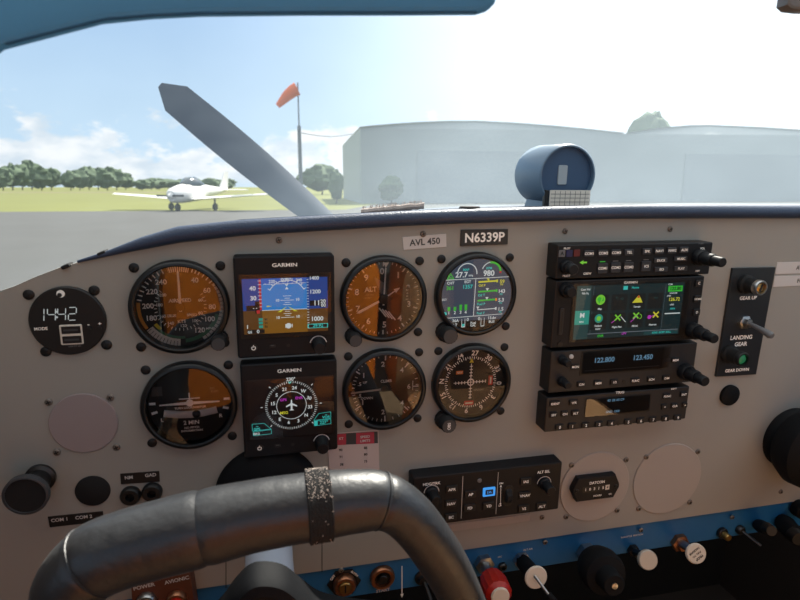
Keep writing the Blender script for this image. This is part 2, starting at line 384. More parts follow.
def parked_plane():
    c = at(190, 187, 42)
    t = thing('parked_airplane', 'white low-wing single-engine aeroplane parked on the grass', 'airplane', Matrix.Translation((c.x, 42, 0)) @ rz(radians(167)) @ Matrix.Scale(1.1, 4))
    # local: nose towards +y
    m = MB(1); secs = [(2.1, .32, .95), (1.9, .46, .98), (1.2, .56, 1.05), (.3, .62, 1.15), (-.8, .58, 1.18), (-2, .42, 1.2), (-3.6, .22, 1.25), (-4.6, .1, 1.3)]
    m.tube([(0, y, z) for y, r, z in secs], [r for y, r, z in secs], 'plane_white', 20); m.build('fuselage', t)
    m = MB(1); m.tube([(0, .75, 1.5), (0, .3, 1.62), (0, -.4, 1.66), (0, -1.3, 1.5)], [.3, .48, .5, .3], 'plane_glass', 16); m.build('canopy', t)
    for sgn in (-1, 1):
        m = MB(1); vs = []
        for x, y0, y1, z, th in ((.4, .75, -.95, .72, .12), (5.5, .45, -.65, 1.05, .06)):
            vs += [(sgn * x, y0, z), (sgn * x, (y0 + y1) / 2 + .3, z + th), (sgn * x, y1, z), (sgn * x, (y0 + y1) / 2 + .3, z - th * .6)]
        fs = [(0, 1, 5, 4), (1, 2, 6, 5), (2, 3, 7, 6), (3, 0, 4, 7), (4, 5, 6, 7), (3, 2, 1, 0)]
        m.add(vs, fs, 'plane_white'); m.build('wing', t)
        m = MB(1); vs = []
        for x, y0, y1 in ((.1, -3.8, -4.6), (1.7, -4.1, -4.7)): vs += [(sgn * x, y0, 1.3), (sgn * x, (y0 + y1) / 2, 1.34), (sgn * x, y1, 1.3), (sgn * x, (y0 + y1) / 2, 1.26)]
        m.add(vs, fs, 'plane_white'); m.build('tailplane', t)
    m = MB(1); m.add([(-.04, -3.6, 1.35), (.04, -3.6, 1.35), (.05, -4.7, 1.35), (-.05, -4.7, 1.35), (-.02, -4.45, 2.6), (.02, -4.45, 2.6), (.02, -4.95, 2.6), (-.02, -4.95, 2.6)],
                     [(0, 1, 5, 4), (1, 2, 6, 5), (2, 3, 7, 6), (3, 0, 4, 7), (4, 5, 6, 7), (3, 2, 1, 0)], 'plane_white'); m.build('fin', t)
    for x, y, zt in ((0, 1.5, .7), (-1.6, -.2, .8), (1.6, -.2, .8)):
        m = MB(1); m.tube([(x, y, .24), (x, y, zt)], .06, 'plane_dark', 8); g = m.build('gear_leg', t)
        m = MB(1); m.lathe([(.05, -.09), (.2, -.09), (.24, -.04), (.24, .04), (.2, .09), (.05, .09)], 'plane_dark', x, y, .24, 18, ry(pi / 2)); m.build('wheel', g)
    m = MB(1); m.lathe([(.2, 0), (.16, .15), (.02, .3)], 'plane_white', 0, 2.1, .97, 16, rx(-pi / 2)); m.build('spinner', t)
    m = MB(1); m.box(0, 2.2, .97, 1.9, .04, .12, 'plane_dark'); m.build('propeller', t)
parked_plane()

def windsock():
    d = 46.0; b = at(301, 187, d); top = at(298, 84, d); mid = at(300, 126, d)
    t = thing('windsock', 'orange windsock drooping from a tall grey pole left of the hangar', 'windsock', Matrix.Translation((b.x, d, 0)))
    m = MB(1); m.tube([(0, 0, 0), (0, 0, mid.z)], [.17, .14], 'pole', 12); m.build('pole', t)
    m = MB(1); m.tube([(0, 0, mid.z), (0, 0, top.z + .1)], [.06, .05], 'pole', 8); m.build('mast', t)
    m = MB(1); z = top.z
    m.tube([(-.05, 0, z - .35), (-.35, -.05, z - .5), (-.8, -.1, z - .85), (-1.2, -.1, z - 1.25), (-1.55, -.1, z - 1.6)], [.5, .46, .40, .30, .2], 'sock', 16, up=(0, 1, 0)); m.build('sock', t)
    e = at(352, 134, 60.5); s = at(302, 133, d)
    m = MB(1); pts = [s.lerp(e, i / 8) - Vector((0, 0, .25 * sin(pi * i / 8))) for i in range(9)]
    m.tube(pts, .04, 'pole', 6); tag(m.build('overhead_cable'), 'thin overhead cable from the windsock pole to the hangar corner', 'cable')
windsock()

def hangar(cx0, cx1, ridge_px, ridge_py, eave0, eave1, d, name, label, side=None):
    a = at(cx0, 187, d); b = at(cx1, 187, d + 6); r = at(ridge_px, ridge_py, d + 3)
    z0 = at(cx0, eave0, d).z; z1 = at(cx1, eave1, d + 6).z
    t = thing(name, label, 'hangar', Matrix.Identity(4))
    back = Vector((-4.3, 26, 0)) if side else Vector((8, 28, 0))
    A, B, R = Vector((a.x, d, 0)), Vector((b.x, d + 6, 0)), Vector((r.x, d + 3, 0))
    def wall(pts, nm, mt):
        m = MB(1); th = Vector((0, .25, 0)); n = len(pts)
        m.add([tuple(p) for p in pts] + [tuple(p + th) for p in pts], [tuple(range(n)), tuple(reversed(range(n, 2 * n)))] + [(i, i + n, (i + 1) % n + n, (i + 1) % n) for i in range(n)], mt)
        return m.build(nm, t, smooth=False)
    Z = lambda v, z: Vector((v.x, v.y, z))
    mids = [Z(A.lerp(R, f), z0 + (r.z - z0) * (1 - (1 - f) ** 1.7)) for f in (.12, .3, .5, .75)] + [Z(R, r.z)] + [Z(R.lerp(B, f), r.z + (z1 - r.z) * f ** 1.5) for f in (.25, .5, .75)]
    wall([A, B, Z(B, z1)] + mids[::-1] + [Z(A, z0)], 'front_wall', 'hangar_wall')
    m = MB(1); top = [Z(A, z0)] + mids + [Z(B, z1)]; n = len(top)
    m.add([tuple(p + Vector((0, -.3, .1))) for p in top] + [tuple(p + back + Vector((0, 0, .1))) for p in top] , [(i, i + 1, n + i + 1, n + i) for i in range(n - 1)], 'hangar_roof'); m.build('roof', t)
    zb = z0 - .3
    m = MB(1); m.add([tuple(A), tuple(A + back), tuple(Z(A, z0) + back), tuple(Z(A, z0))], [(0, 1, 2, 3)], 'hangar_wall'); m.build('side_wall', t)
    D0, D1 = A.lerp(B, .2), A.lerp(B, .8); o = Vector((0, -.12, 0))
    m = MB(1); q = [D0 + o, D1 + o, Z(D1, z0 * .72) + o, Z(D0, z0 * .72) + o]
    m.add([tuple(p) for p in q] + [tuple(p + Vector((0, .2, 0))) for p in q], [(0, 1, 2, 3), (0, 4, 5, 1), (1, 5, 6, 2), (2, 6, 7, 3), (3, 7, 4, 0)], 'hangar_door'); m.build('sliding_door', t, smooth=False)
hangar(361, 622, 478, 122, 128, 134, 60, 'hangar', 'pale grey hangar with a low curved roof behind the windsock', side=True)
hangar(622, 905, 708, 126, 134, 140, 66, 'hangar', 'second pale grey hangar, behind the dashboard compass and to its right')

def propeller():
    hub = L(374, 262, -1450); q = P @ Vector((hub[0] * .001, hub[1] * .001, -1.45))
    t = thing('propeller', 'dark blue-grey propeller blade raised beyond the windscreen', 'propeller', Matrix.Translation(q) @ P.to_3x3().to_4x4())
    tip = L(160, 85, -1450); dx, dy = tip[0] - hub[0], tip[1] - hub[1]; ln = sqrt(dx * dx + dy * dy); an = atan2(dy, dx)
    for w in (0, pi):
        m = MB(); vs = []; fs = []; n = 14
        for i in range(n + 1):
            s = i / n; r = 60 + (ln - 60) * s
            c = (34 + 26 * sin(pi * min(1, s * 1.1) * .75)) * (1 if s < .93 else sqrt(max(.03, 1 - ((s - .93) / .07) ** 2)))
            tw = radians(42 - 26 * s); th = 16 * (1 - s) + 5
            for e, f in ((-1, 0), (-.5, 1), (.2, 1), (1, 0), (.2, -.6), (-.5, -.6)):
                y = e * c * cos(tw) - f * th * .5 * sin(tw); z = e * c * sin(tw) + f * th * .5 * cos(tw)
                vs.append((r, y, z))
        for i in range(n):
            for j in range(6): k2 = (j + 1) % 6; fs.append((i * 6 + j, (i + 1) * 6 + j, (i + 1) * 6 + k2, i * 6 + k2))
        fs += [tuple(range(6)), tuple(reversed(range(n * 6, n * 6 + 6)))]
        R = rz(an + w); m.add([tuple(R @ Vector(v)) for v in vs], fs, 'prop_paint'); m.build('blade', t)
    m = MB(); m.lathe([(120, 80), (118, 20), (100, -80), (60, -180), (4, -230)], 'prop_paint', seg=28); m.build('spinner', t)
    m = MB(); m.lathe([(60, 300), (60, 60)], 'dark_steel', seg=20); m.build('crankshaft', t)
    c = thing('engine_cowling', 'white engine cowling hidden behind the coaming, on its nose wheel', 'cowling', Matrix.Translation(q) @ P.to_3x3().to_4x4())
    m = MB(); m.tube([(0, -30, 130), (0, -40, 160), (0, -60, 400), (0, -75, 800), (0, -80, 980)], [180, 240, 400, 460, 480], 'plane_white', 32, flat=.32, up=(0, 1, 0)); m.build('cowl', c)
    m = MB(); m.tube([(0, -150, 420), (0, -q.z * 1000 + 170, 420)], 32, 'dark_steel', 16); g = m.build('nose_gear_leg', c)
    m = MB(); m.lathe([(50, -60), (150, -60), (175, -30), (175, 30), (150, 60), (50, 60)], 'plane_dark', 0, -q.z * 1000 + 190, 420, 28, ry(pi / 2)); m.build('wheel', g)
propeller()

# ------------------------------------------------------------------ cabin shell
def shell():
    m = MB(); vs = []; fs = []; nu, nv = 28, 14
    for j in range(nv + 1):
        tt = j / nv
        for i in range(nu + 1):
            s = -1 + 2 * i / nu; a = abs(s)
            zb = -470 + 430 * a ** 2.4; zt = 190 + 60 * a ** 2; yb = -110; yt = 345
            vs.append((690 * s, yb + (yt - yb) * tt, zb + (zt - zb) * tt - 40 * sin(pi * tt) * (1 - a)))
    for j in range(nv):
        for i in range(nu): fs.append((j * (nu + 1) + i, j * (nu + 1) + i + 1, (j + 1) * (nu + 1) + i + 1, (j + 1) * (nu + 1) + i))
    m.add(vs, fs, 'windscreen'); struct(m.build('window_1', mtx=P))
    m = MB(); m.box(0, 352, 700, 1380, 14, 540, 'headliner'); struct(m.build('ceiling', mtx=P))
    for sg, nm, wx in ((-1, 'left', -486), (1, 'right', 770)):
        m = MB(); m.box(wx, -390, 540, 20, 640, 1900, 'shade_trim')
        if sg < 0: m.box(wx, 140, 330, 20, 420, 50, 'sidewall'); m.box(wx, 140, 940, 20, 420, 60, 'sidewall')
        if sg < 0: m.box(wx, 140, 150, 20, 420, 400, 'sidewall')  # unseen side closed to full height to shade the panel's left end
        struct(m.build('wall_' + nm, mtx=P))
    m = MB(); m.box(145, -715, 920, 1230, 20, 1140, 'bounce_carpet'); m.box(145, -715, 0, 1230, 20, 700, 'shade_trim'); struct(m.build('floor_cabin', mtx=P))  # front floor dark to hold footwell shade, unseen rear pale to bounce light
    m = MB(); m.box(145, -420, -330, 1270, 590, 12, 'void'); struct(m.build('wall_front', mtx=P))  # near-black sheet standing for the darkness under the panel
shell()
m = MB(); m.box(145, -480, 1490, 1230, 450, 14, 'shade_trim'); struct(m.build('wall_back', mtx=P))
m = MB(); m.tube([(690 * x, 347, 190 + 60 * x * x + 8) for x in (-.69, -.4, 0, .4, .8, 1.1)], 13, 'headliner', 12); struct(m.build('trim_1', mtx=P))

# panel outline
TOP = [(0, 291), (15, 286), (36, 276.6), (60, 267.5), (78, 262.5), (108, 255.6), (144, 247.8), (180, 240.8), (240, 234.2), (270, 232.2), (335, 228.4), (400, 224.5), (460, 222), (560, 219), (620, 217.3), (700, 217), (800, 217)]
top = [L(x, y) for x, y in TOP]
BL, BR = L(320, 571), L(790, 502)
def bottom_v(u): return BL[1] + (BR[1] - BL[1]) * (u - BL[0]) / (BR[0] - BL[0])
panel = thing('instrument_panel', 'grey-brown painted metal instrument panel under the dark coaming', 'panel', P)
LEFT = [(-470, bottom_v(-470)), (-470, -100), (-420, -35), (-370, 2)]
RIGHT = [(560, 78), (600, 60), (600, bottom_v(600))]
out = [(600, bottom_v(600))] + [(600, 40), (560, 76)] + top[::-1] + [(-370, 2), (-420, -35), (-470, -100), (-470, bottom_v(-470))]
m = MB(); m.slab(out, -3, 0, 'panel'); m.build('panel_plate', panel)
# hairline joints of the removable panels
m = MB()
for x0, y0, x1, y1 in ((322, 541, 322, 572), (226, 556, 226, 588)):
    a, b = L(x0, y0), L(x1, y1); m.line(*a, *b, .8, .15, 'ink')
m.build('panel_seam', panel)
_screw = {}
def screw(u, v, parent, mt='screw_dark', r=3.4, z=0):
    key = (mt, r)
    if key not in _screw:
        m = MB(); m.lathe([(r, 0), (r, .9), (r * .75, 1.7), (0, 2.0)], mt, seg=16)
        for a in (0.4, 0.4 + pi / 2): m.line(-r * .6 * cos(a), -r * .6 * sin(a), r * .6 * cos(a), r * .6 * sin(a), r * .28, 2.05, 'ink')
        o = m.build('screw', parent); _screw[key] = o
    else: o = clone(_screw[key], parent)
    o.location = (u * .001, v * .001, z * .001)
    return o
for x, y in ((279, 240), (423, 234), (565, 231), (670, 229), (640.7, 530), (732, 517), (780.5, 491.5), (394.5, 532), (542, 517), (545, 542), (341, 570)): screw(*L(x, y), panel, 'screw_grey', 2.9)

# glareshield: rolled lip and deck
def glare():
    t = thing('glareshield', 'dark blue padded glareshield coaming along the top of the panel', 'glareshield', P)
    pts = top[4:]; pts = pts + [(560, 78)]
    m = MB(); n = len(pts); path = []; rad = []
    for i, (x, y) in enumerate(pts):
        g = min(1, (.16, .34, .75)[i] if i < 3 else 1); path.append((x, y + 5.5 * g, 1)); rad.append(7.0 * g)
    fine = []; fr = []
    for i in range(n - 1):
        for q in range(4): f = q / 4; fine.append([path[i][j] * (1 - f) + path[i + 1][j] * f for j in range(3)]); fr.append(rad[i] * (1 - f) + rad[i + 1] * f)
    fine.append(path[-1]); fr.append(rad[-1])
    m.tube(fine, fr, 'vinyl', 16, up=(0, 1, 0)); m.build('padded_lip', t)
    m = MB(); vs = []; fs = []; Z = [(2, 12.3), (-40, 11.6), (-120, 7), (-250, -10), (-380, -40)]
    for x, y in pts:
        k_ = max(.02, (110 - y - 12.3) / 488) * 1.25 + .003 + .028 * math.exp(-((x + 10) / 120) ** 2) + .014 * min(1, max(0, (x - 20) / 120)); Z = [(-4, 12.3)] + [(z, 12.3 + z * k_) for z in (-40, -120, -250, -380)]
        g = min(1, max(.06, (x - pts[0][0] - 20) / 90))
        for z, dy in Z: vs.append((x, y + dy * (g if dy > 0 else 1), z * (.05 + .95 * g)))
        for z, dy in reversed(Z): vs.append((x, y + dy * (g if dy > 0 else 1) - 8, z * (.05 + .95 * g)))
    k = len(Z) * 2
    for i in range(len(pts) - 1):
        for j in range(k): l = (j + 1) % k; fs.append((i * k + j, i * k + l, (i + 1) * k + l, (i + 1) * k + j))
    m.add(vs, fs, 'deck'); m.build('deck', t)
    a = L(471, 213, 0); m = MB(); m.lathe([(7, 0), (6, 2), (0, 2.4)], 'ink', seg=16, mtx=rx(-pi / 2), sx=1.6); o = m.build('hole_shade', t); o.location = (a[0] * .001, (top[12][1] + 12.4) * .001, -.004)  # dark cap painted as the shade inside a small hole
glare()
for i, (x, y) in enumerate(((66, 264.5), (102, 251.5))):
    a = L(x, y); m = MB(); m.slab(rrect(7, 3.2, 1), -8, 3, 'black_matte', .8)
    tag(m.build('edge_clip', mtx=on_panel(a[0], a[1] - 1.5, 0, .35)), ('small black clip on the panel edge above the clock', 'small black clip on the panel edge where the coaming begins')[i], 'clip')
def strip():
    a = L(362, 213.5, -60); b = L(424, 207.5, -60); m = MB(); pts = []; n = 26
    for i in range(n + 1): pts.append((a[0] + (b[0] - a[0]) * i / n, a[1] + 1.5 + (b[1] - a[1]) * i / n + .8 * random.random(), -60 + random.uniform(-1, 1)))
    m.tube(pts, [3.0 + .9 * random.random() for _ in pts], 'cloth', 8, up=(0, 1, 0))
    for i in range(90):
        f = random.random(); x = a[0] + (b[0] - a[0]) * f; y = a[1] + 2 + (b[1] - a[1]) * f
        m.tube([(x, y + 2, -60), (x + random.uniform(-2, 2), y + 4.2 + 2 * random.random(), -60 + random.uniform(-3, 3))], .22, 'cloth', 4)
    tag(m.build('frayed_strip', mtx=P), 'frayed brown fabric strip lying on the coaming left of the compass', 'strip')
strip()

def compass():
    zf = -70; c = L(568, 176.0, zf); e = L(597, 176.0, zf); R = (e[0] - c[0]) * .97
    base = L(568, 212, zf)[1]
    t = thing('magnetic_compass', 'dark blue round magnetic compass standing on the coaming', 'compass', on_panel(c[0], c[1], zf))
    m = MB(); m.ringlathe([(R, -62), (R, -2), (R - 1.5, 0), (R - 3, 0), (R - 3.5, -4), (R - 3.5, -62)], 'compass_body', 48); m.lathe([(R - .5, -66), (R - .2, -60)], 'compass_body', seg=48); m.build('housing', t)
    m = MB(); m.disc(0, 0, R - 3.2, -5, 'compass_face_reflection', 48); m.build('dial_face', t)
    m = MB(); m.slab(rrect(11, 21, 1.5, -4.5, 1), -5, -3.6, 'lens', .4); m.build('lens_window', t)
    b = base - c[1]
    m = MB(); m.slab([(-R * .62, b - 2), (R * .95, b - 2), (R * .95, b + 2), (R * .75, b + 5), (R * .6, -R * .6), (-R * .5, -R * .7), (-R * .62, b + 4)], -60, -1, 'compass_body', 1.5); m.build('mount', t)
    m = MB(); a1 = L(549.5, 190, zf); a2 = L(588, 209.6, zf); w = a2[0] - a1[0]; h = a1[1] - a2[1]; x0 = a1[0] - c[0]; y0 = a2[1] - c[1]
    m.slab([(x0, y0), (x0 + w, y0), (x0 + w, y0 + h), (x0, y0 + h)], 1, 2, 'cream')
    for i in range(1, 8): m.line(x0 + w * i / 8, y0 + 1, x0 + w * i / 8, y0 + h - 1, .5, 2.1, 'mid_grey')
    for i in range(1, 5): m.line(x0 + 1, y0 + h * i / 5, x0 + w - 1, y0 + h * i / 5, .6, 2.1, 'mid_grey')
    m.build('deviation_card', t, label='white printed deviation card')
    m = MB(); m.slab(rrect(5, h, 1, x0 - 3, y0 + h / 2), -4, 1, 'black', .8); m.slab(rrect(w + 8, 3.5, 1, x0 + w / 2, y0 - .5), -4, 1, 'black', .6); m.build('card_holder', t)
compass()

def visors():
    px = [(-60, 95), (0, 48), (50, 35), (100, 22), (150, 17), (200, 14.5), (300, 13.5), (400, 13.5), (478, 13), (488, 10), (494, 4), (498, -10), (500, -70), (-60, -70)]
    p = [L(x, y, 205) for x, y in px]; a = Vector(p[7])
    t = thing('sun_visor', 'dark blue sun visor across the top of the windscreen', 'visor', P)
    m = MB(); m.slab(p, 200, 208, 'visor', 2.5); m.build('visor_blade', t)
    q = [L(x, y - 5, 209) for x, y in ((4, 48), (60, 34), (105, 23), (155, 19), (205, 17), (300, 16.5), (478, 16))]
    m = MB(); m.tube([(x, y, 207) for x, y in q], .7, 'visor', 6); m.build('stitched_hem', t)
    m = MB(); b = L(385, -60, 205); m.tube([(b[0], b[1] - 5, 204), (b[0], b[1] + 60, 204), (b[0], 348, 240)], 4, 'dark_steel', 10); m.build('hinge_arm', t)
    px = [(783, 6), (788, 10.5), (800, 12), (960, 16), (960, -60), (790, -60), (784, 0)]
    t = thing('sun_visor', 'grey corner of the second sun visor at the top right', 'visor', P)
    p = [L(x, y, 205) for x, y in px]
    m = MB(); m.slab(p, 200, 208, 'grey', 2.0); m.build('visor_blade', t)
    m = MB(); b = L(880, -50, 205); m.tube([(b[0], b[1] - 5, 204), (b[0], b[1] + 60, 204), (b[0], 348, 240)], 4, 'dark_steel', 10); m.build('hinge_arm', t)
visors()

# ------------------------------------------------------------------ round instruments
def instrument(name, label, u, v, r=41.5, knob=None, screws='1234', rot=0.0):
    t = thing(name, label, 'instrument', on_panel(u, v, 0, rot))
    k = r / 41.5
    m = MB(); m.ringlathe([(41.5 * k, 0), (41.5 * k, 6.5), (40.6 * k, 8.6), (39 * k, 9.6), (37.6 * k, 9.8), (36.6 * k, 9.2), (35.6 * k, 1), (35.6 * k, 0)], 'bezel', 64); m.build('bezel', t)
    fm = MB(); fm.disc(0, 0, 36.5 * k, 1.0, 'face', 64); face = fm.build('dial_face', t)
    m = MB(); m.disc(0, 0, 36.4 * k, 8.4 if name == 'engine_monitor' else 7.5, 'display_glass' if name in ('engine_monitor', 'course_deviation_indicator') else 'dial_glass' if name == 'turn_coordinator' else 'glass', 64); m.build('glass', t)
    d = 35 * k
    for c, (sx, sy) in zip('1234', ((-1, 1), (1, 1), (1, -1), (-1, -1))):
        if c in screws: screw(sx * d, sy * d, t, 'screw_dark', 4.2)
    if knob:
        kx, ky, kr = knob
        m = MB(); m.lathe([(kr * 1.25, 0), (kr * 1.25, 6), (kr * 1.0, 7), (kr, 17), (kr * .9, 18.5), (0, 18.5)], 'black_matte', kx, ky, 0, 28, flute=.04); m.disc(kx, ky, kr * .85, 18.6, 'mid_grey'); m.build('knob', t)
    return t, face
def pol(r, a): return r * sin(radians(a)), r * cos(radians(a))
Zf = 1.3

def asi():
    t, f = instrument('airspeed_indicator', 'round airspeed dial with a coloured speed arc, beside the clock', -197.6, 2.0, 41.8, (31, -31, 6.5))
    m = MB()
    m.arc(33, 36.5, 55, 150, Zf, 'arc_white'); m.arc(29.5, 33, 105, 176, Zf, 'arc_green'); m.arc(29.5, 36.5, 184, 235, Zf, 'arc_white'); m.arc(27, 29.5, 176, 225, Zf, 'arc_green'); m.arc(33, 36.5, 237, 278, Zf, 'arc_yellow'); m.arc(25, 28, 222, 236, Zf, 'yellow')
    m.arc(31, 36, -15, 15, Zf, 'cream')
    for a in range(-14, 15, 3): m.ticks(31, 36, [a], .7, Zf + .1, 'ink')
    m.ticks(32, 36, [20, 25, 30, 37, 44, 51] + list(range(282, 344, 7)), .8, Zf + .1, 'white')
    m.ticks(33, 36, range(60, 150, 6), .6, Zf + .1, 'ink'); m.ticks(31.5, 36, range(188, 234, 5), .5, Zf + .1, 'mid_grey')
    for s, a in (('40', 30), ('60', 59), ('80', 93), ('100', 118), ('120', 147), ('180', 249), ('200', 273), ('220', 302), ('240', 327)): m.text(s, *pol(26.5, a), 6.3, Zf + .2, 'white')
    for s, a in (('60', 73), ('80', 112), ('100', 140), ('120', 176), ('140', 212), ('160', 242), ('180', 277), ('200', 308)): m.text(s, *pol(17.5, a), 3.8, Zf + .2, 'white')
    m.ticks(19.5, 22, range(60, 320, 9), .5, Zf + .1, 'white')
    m.text('AIRSPEED', 0, 5.5, 4.4, Zf + .3, 'white'); m.text('TRUE', -8, -8, 3.2, Zf + .2, 'white'); m.text('SPEED', 9, -8, 3.2, Zf + .2, 'white'); m.text('KTS', 0, -13.5, 4, Zf + .2, 'white'); m.text('MPH', 23, -21, 3, Zf + .2, 'white')
    m.build('dial_marking', f)
    m = MB(); m.slab([(-1.1, -4), (1.1, -4), (.8, 31), (0, 33), (-.8, 31)], 3, 3.6, 'white'); m.lathe([(3.5, 3), (3.2, 4.5), (0, 4.7)], 'face', seg=20); m.build('needle', t)
asi()
def alt():
    t, f = instrument('altimeter', 'round altimeter dial with white pointers right of the upper display', -16.6, 2.4, 41.5, (-29, -35, 6.4), '123')
    m = MB(); m.ticks(31, 35.3, range(0, 360, 36), 1.1, Zf, 'white'); m.ticks(33, 35.3, [a * 7.2 for a in range(50) if a % 5], .6, Zf, 'white')
    for i in range(10): m.text(str(i), *pol(26, 36 * i - 3), 8.2, Zf, 'white')
    m.text('ALT', -12, 9, 6.5, Zf, 'white', 0.03); m.text('1000 FEET', -13, 4, 2, Zf, 'grey'); m.text('100 FEET', -15, 1, 2, Zf, 'grey')
    m.rect(19.5, -3, 27, 10, Zf + .05, 'mid_grey'); m.rect(20.3, -2.2, 26.2, 9.2, Zf + .1, 'face')
    for i in range(4): m.text('2992'[i], 23, 7.5 - 3 * i, 3, Zf + .2, 'white', -pi / 2)
    for i in range(4): m.line(-4 + 3 * i, -9 + -1.2 * i, 3 + 3 * i, -18 - 1.2 * i, 1.3, Zf + .1, 'white')
    m.build('dial_marking', f)
    m = MB(); a = rz(radians(-3)); m.slab([tuple((a @ Vector((x, y, 0))).xy) for x, y in ((-.8, -6), (.8, -6), (.6, 30), (-.6, 30))], 4, 4.5, 'white'); m.slab([tuple((a @ Vector((x, y, 0))).xy) for x, y in ((0, 30), (2.6, 35), (-2.6, 35))], 4, 4.5, 'white'); m.build('long_pointer', t)
    m = MB(); a = rz(radians(-243)); m.slab([tuple((a @ Vector((x, y, 0))).xy) for x, y in ((-1.1, 3), (1.1, 3), (1.3, 26), (0, 29), (-1.3, 26))], 3, 3.5, 'white'); m.build('short_pointer', t)
    m = MB(); a = rz(radians(-57)); m.slab([tuple((a @ Vector((x, y, 0))).xy) for x, y in ((-.7, 3), (.7, 3), (.5, 13), (2.2, 13), (0, 19), (-2.2, 13), (-.5, 13))], 2.3, 2.7, 'white'); m.build('drum_pointer', t)
    m = MB(); m.slab([(-2, 4), (3, 4), (2, 14), (-8, 21), (-9, 20)], 1.8, 2.2, 'grey'); m.lathe([(5, 2), (4.6, 5.5), (0, 5.8)], 'black', seg=20); m.build('hub_disc', t)
alt()
def vsi():
    t, f = instrument('vertical_speed_indicator', 'round climb rate dial with one needle pointing left', -15.0, -88.4, 41.5)
    m = MB(); A = {1: 35, 2: 88, 4: 138}
    m.ticks(29, 35, [90, 45, 135, 2, 178, 305, 235], 1.0, Zf, 'white'); m.ticks(32, 35, [a for a in range(10, 172, 11)] + list(range(184, 235, 8)) + list(range(310, 356, 8)), .6, Zf, 'white')
    m.ticks(29, 32, range(240, 302, 7), .6, Zf, 'white')
    for s, a in (('6', 90), ('4', 45), ('4', 133), ('2', 182), ('2', -3), ('1', 306), ('1', 238)): m.text(s, *pol(25, a), 7, Zf, 'white')
    m.line(29, -4, 29, 6, .8, Zf, 'white')
    m.text('CLIMB', 2, 7.5, 4, Zf, 'white'); m.text('UP', -19, 7.5, 3.4, Zf, 'white'); m.text('DOWN', -17, -9, 3.6, Zf, 'white'); m.text('.5', *pol(25, 284), 5, Zf, 'white'); m.text('.5', *pol(25, 256), 5, Zf, 'white')
    m.build('dial_marking', f)
    m = MB(); m.slab([(-33, -2.4), (-4, -.8), (3, -.6), (3, 1), (-4, 1), (-33, -.9)], 3, 3.6, 'cream'); m.lathe([(4, 2), (3.6, 4.2), (0, 4.4)], 'black', seg=20); m.build('needle', t)
vsi()
def turn():
    t, f = instrument('turn_coordinator', 'round turn coordinator with a white aeroplane and slip ball, lowest on the left', -195.6, -90.0, 41.8)
    m = MB()
    for a, w in ((270, 2.4), (90, 2.4), (254, 2.4), (106, 2.4)):
        x0, y0 = pol(29.5, a); x1, y1 = pol(34.8, a); m.line(x0, y0 + 3, x1, y1 + 3, w, Zf, 'white')
    m.text('L', -25, -13.5, 5, Zf, 'white'); m.text('R', 26, -13.5, 5, Zf, 'white'); m.text('2 MIN', 0, -18, 5.4, Zf, 'white'); m.text('NO PITCH', 0, -23, 2.8, Zf, 'white'); m.text('INFORMATION', 0, -26, 2.8, Zf, 'white'); m.text('TURN COORDINATOR', 0, -3.2, 2.6, Zf, 'white')
    m.rect(-32, 10, -23, 19, Zf, 'mid_grey'); m.text('DC', 20, 14, 3, Zf, 'grey'); m.text('ELEC', 22, 11, 3, Zf, 'grey')
    m.build('dial_marking', f)
    m = MB(); m.slab([(-26, 1.2), (0, .6), (26, 1.2), (26, 2.4), (0, 3.6), (-26, 2.4)], 3, 3.5, 'white'); m.slab([(-9, 6), (9, 6), (9, 7), (-9, 7)], 3, 3.5, 'white'); m.slab([(-.5, 2), (.5, 2), (.5, 12), (-.5, 12)], 3, 3.6, 'white'); m.lathe([(3.4, 3), (3.2, 4), (0, 4.2)], 'white', 0, 2.2, 0, 20); m.build('aeroplane_symbol', t, smooth=False)
    m = MB(); pts = [(-23, -7), (-10, -9.3), (0, -9.8), (10, -9.3), (23, -7)]; m.tube([(x, y, 1.5) for x, y in pts], [3.5] * 5, 'label_white', 14, flat=.4, up=(0, 0, 1)); m.build('slip_tube', t)
    m = MB(); m.lathe([(0, -3.9), (2.7, -2.7), (3.9, 0), (2.7, 2.7), (0, 3.9)], 'black', 5, -9.4, 2.5, 18); m.build('slip_ball', t)
turn()
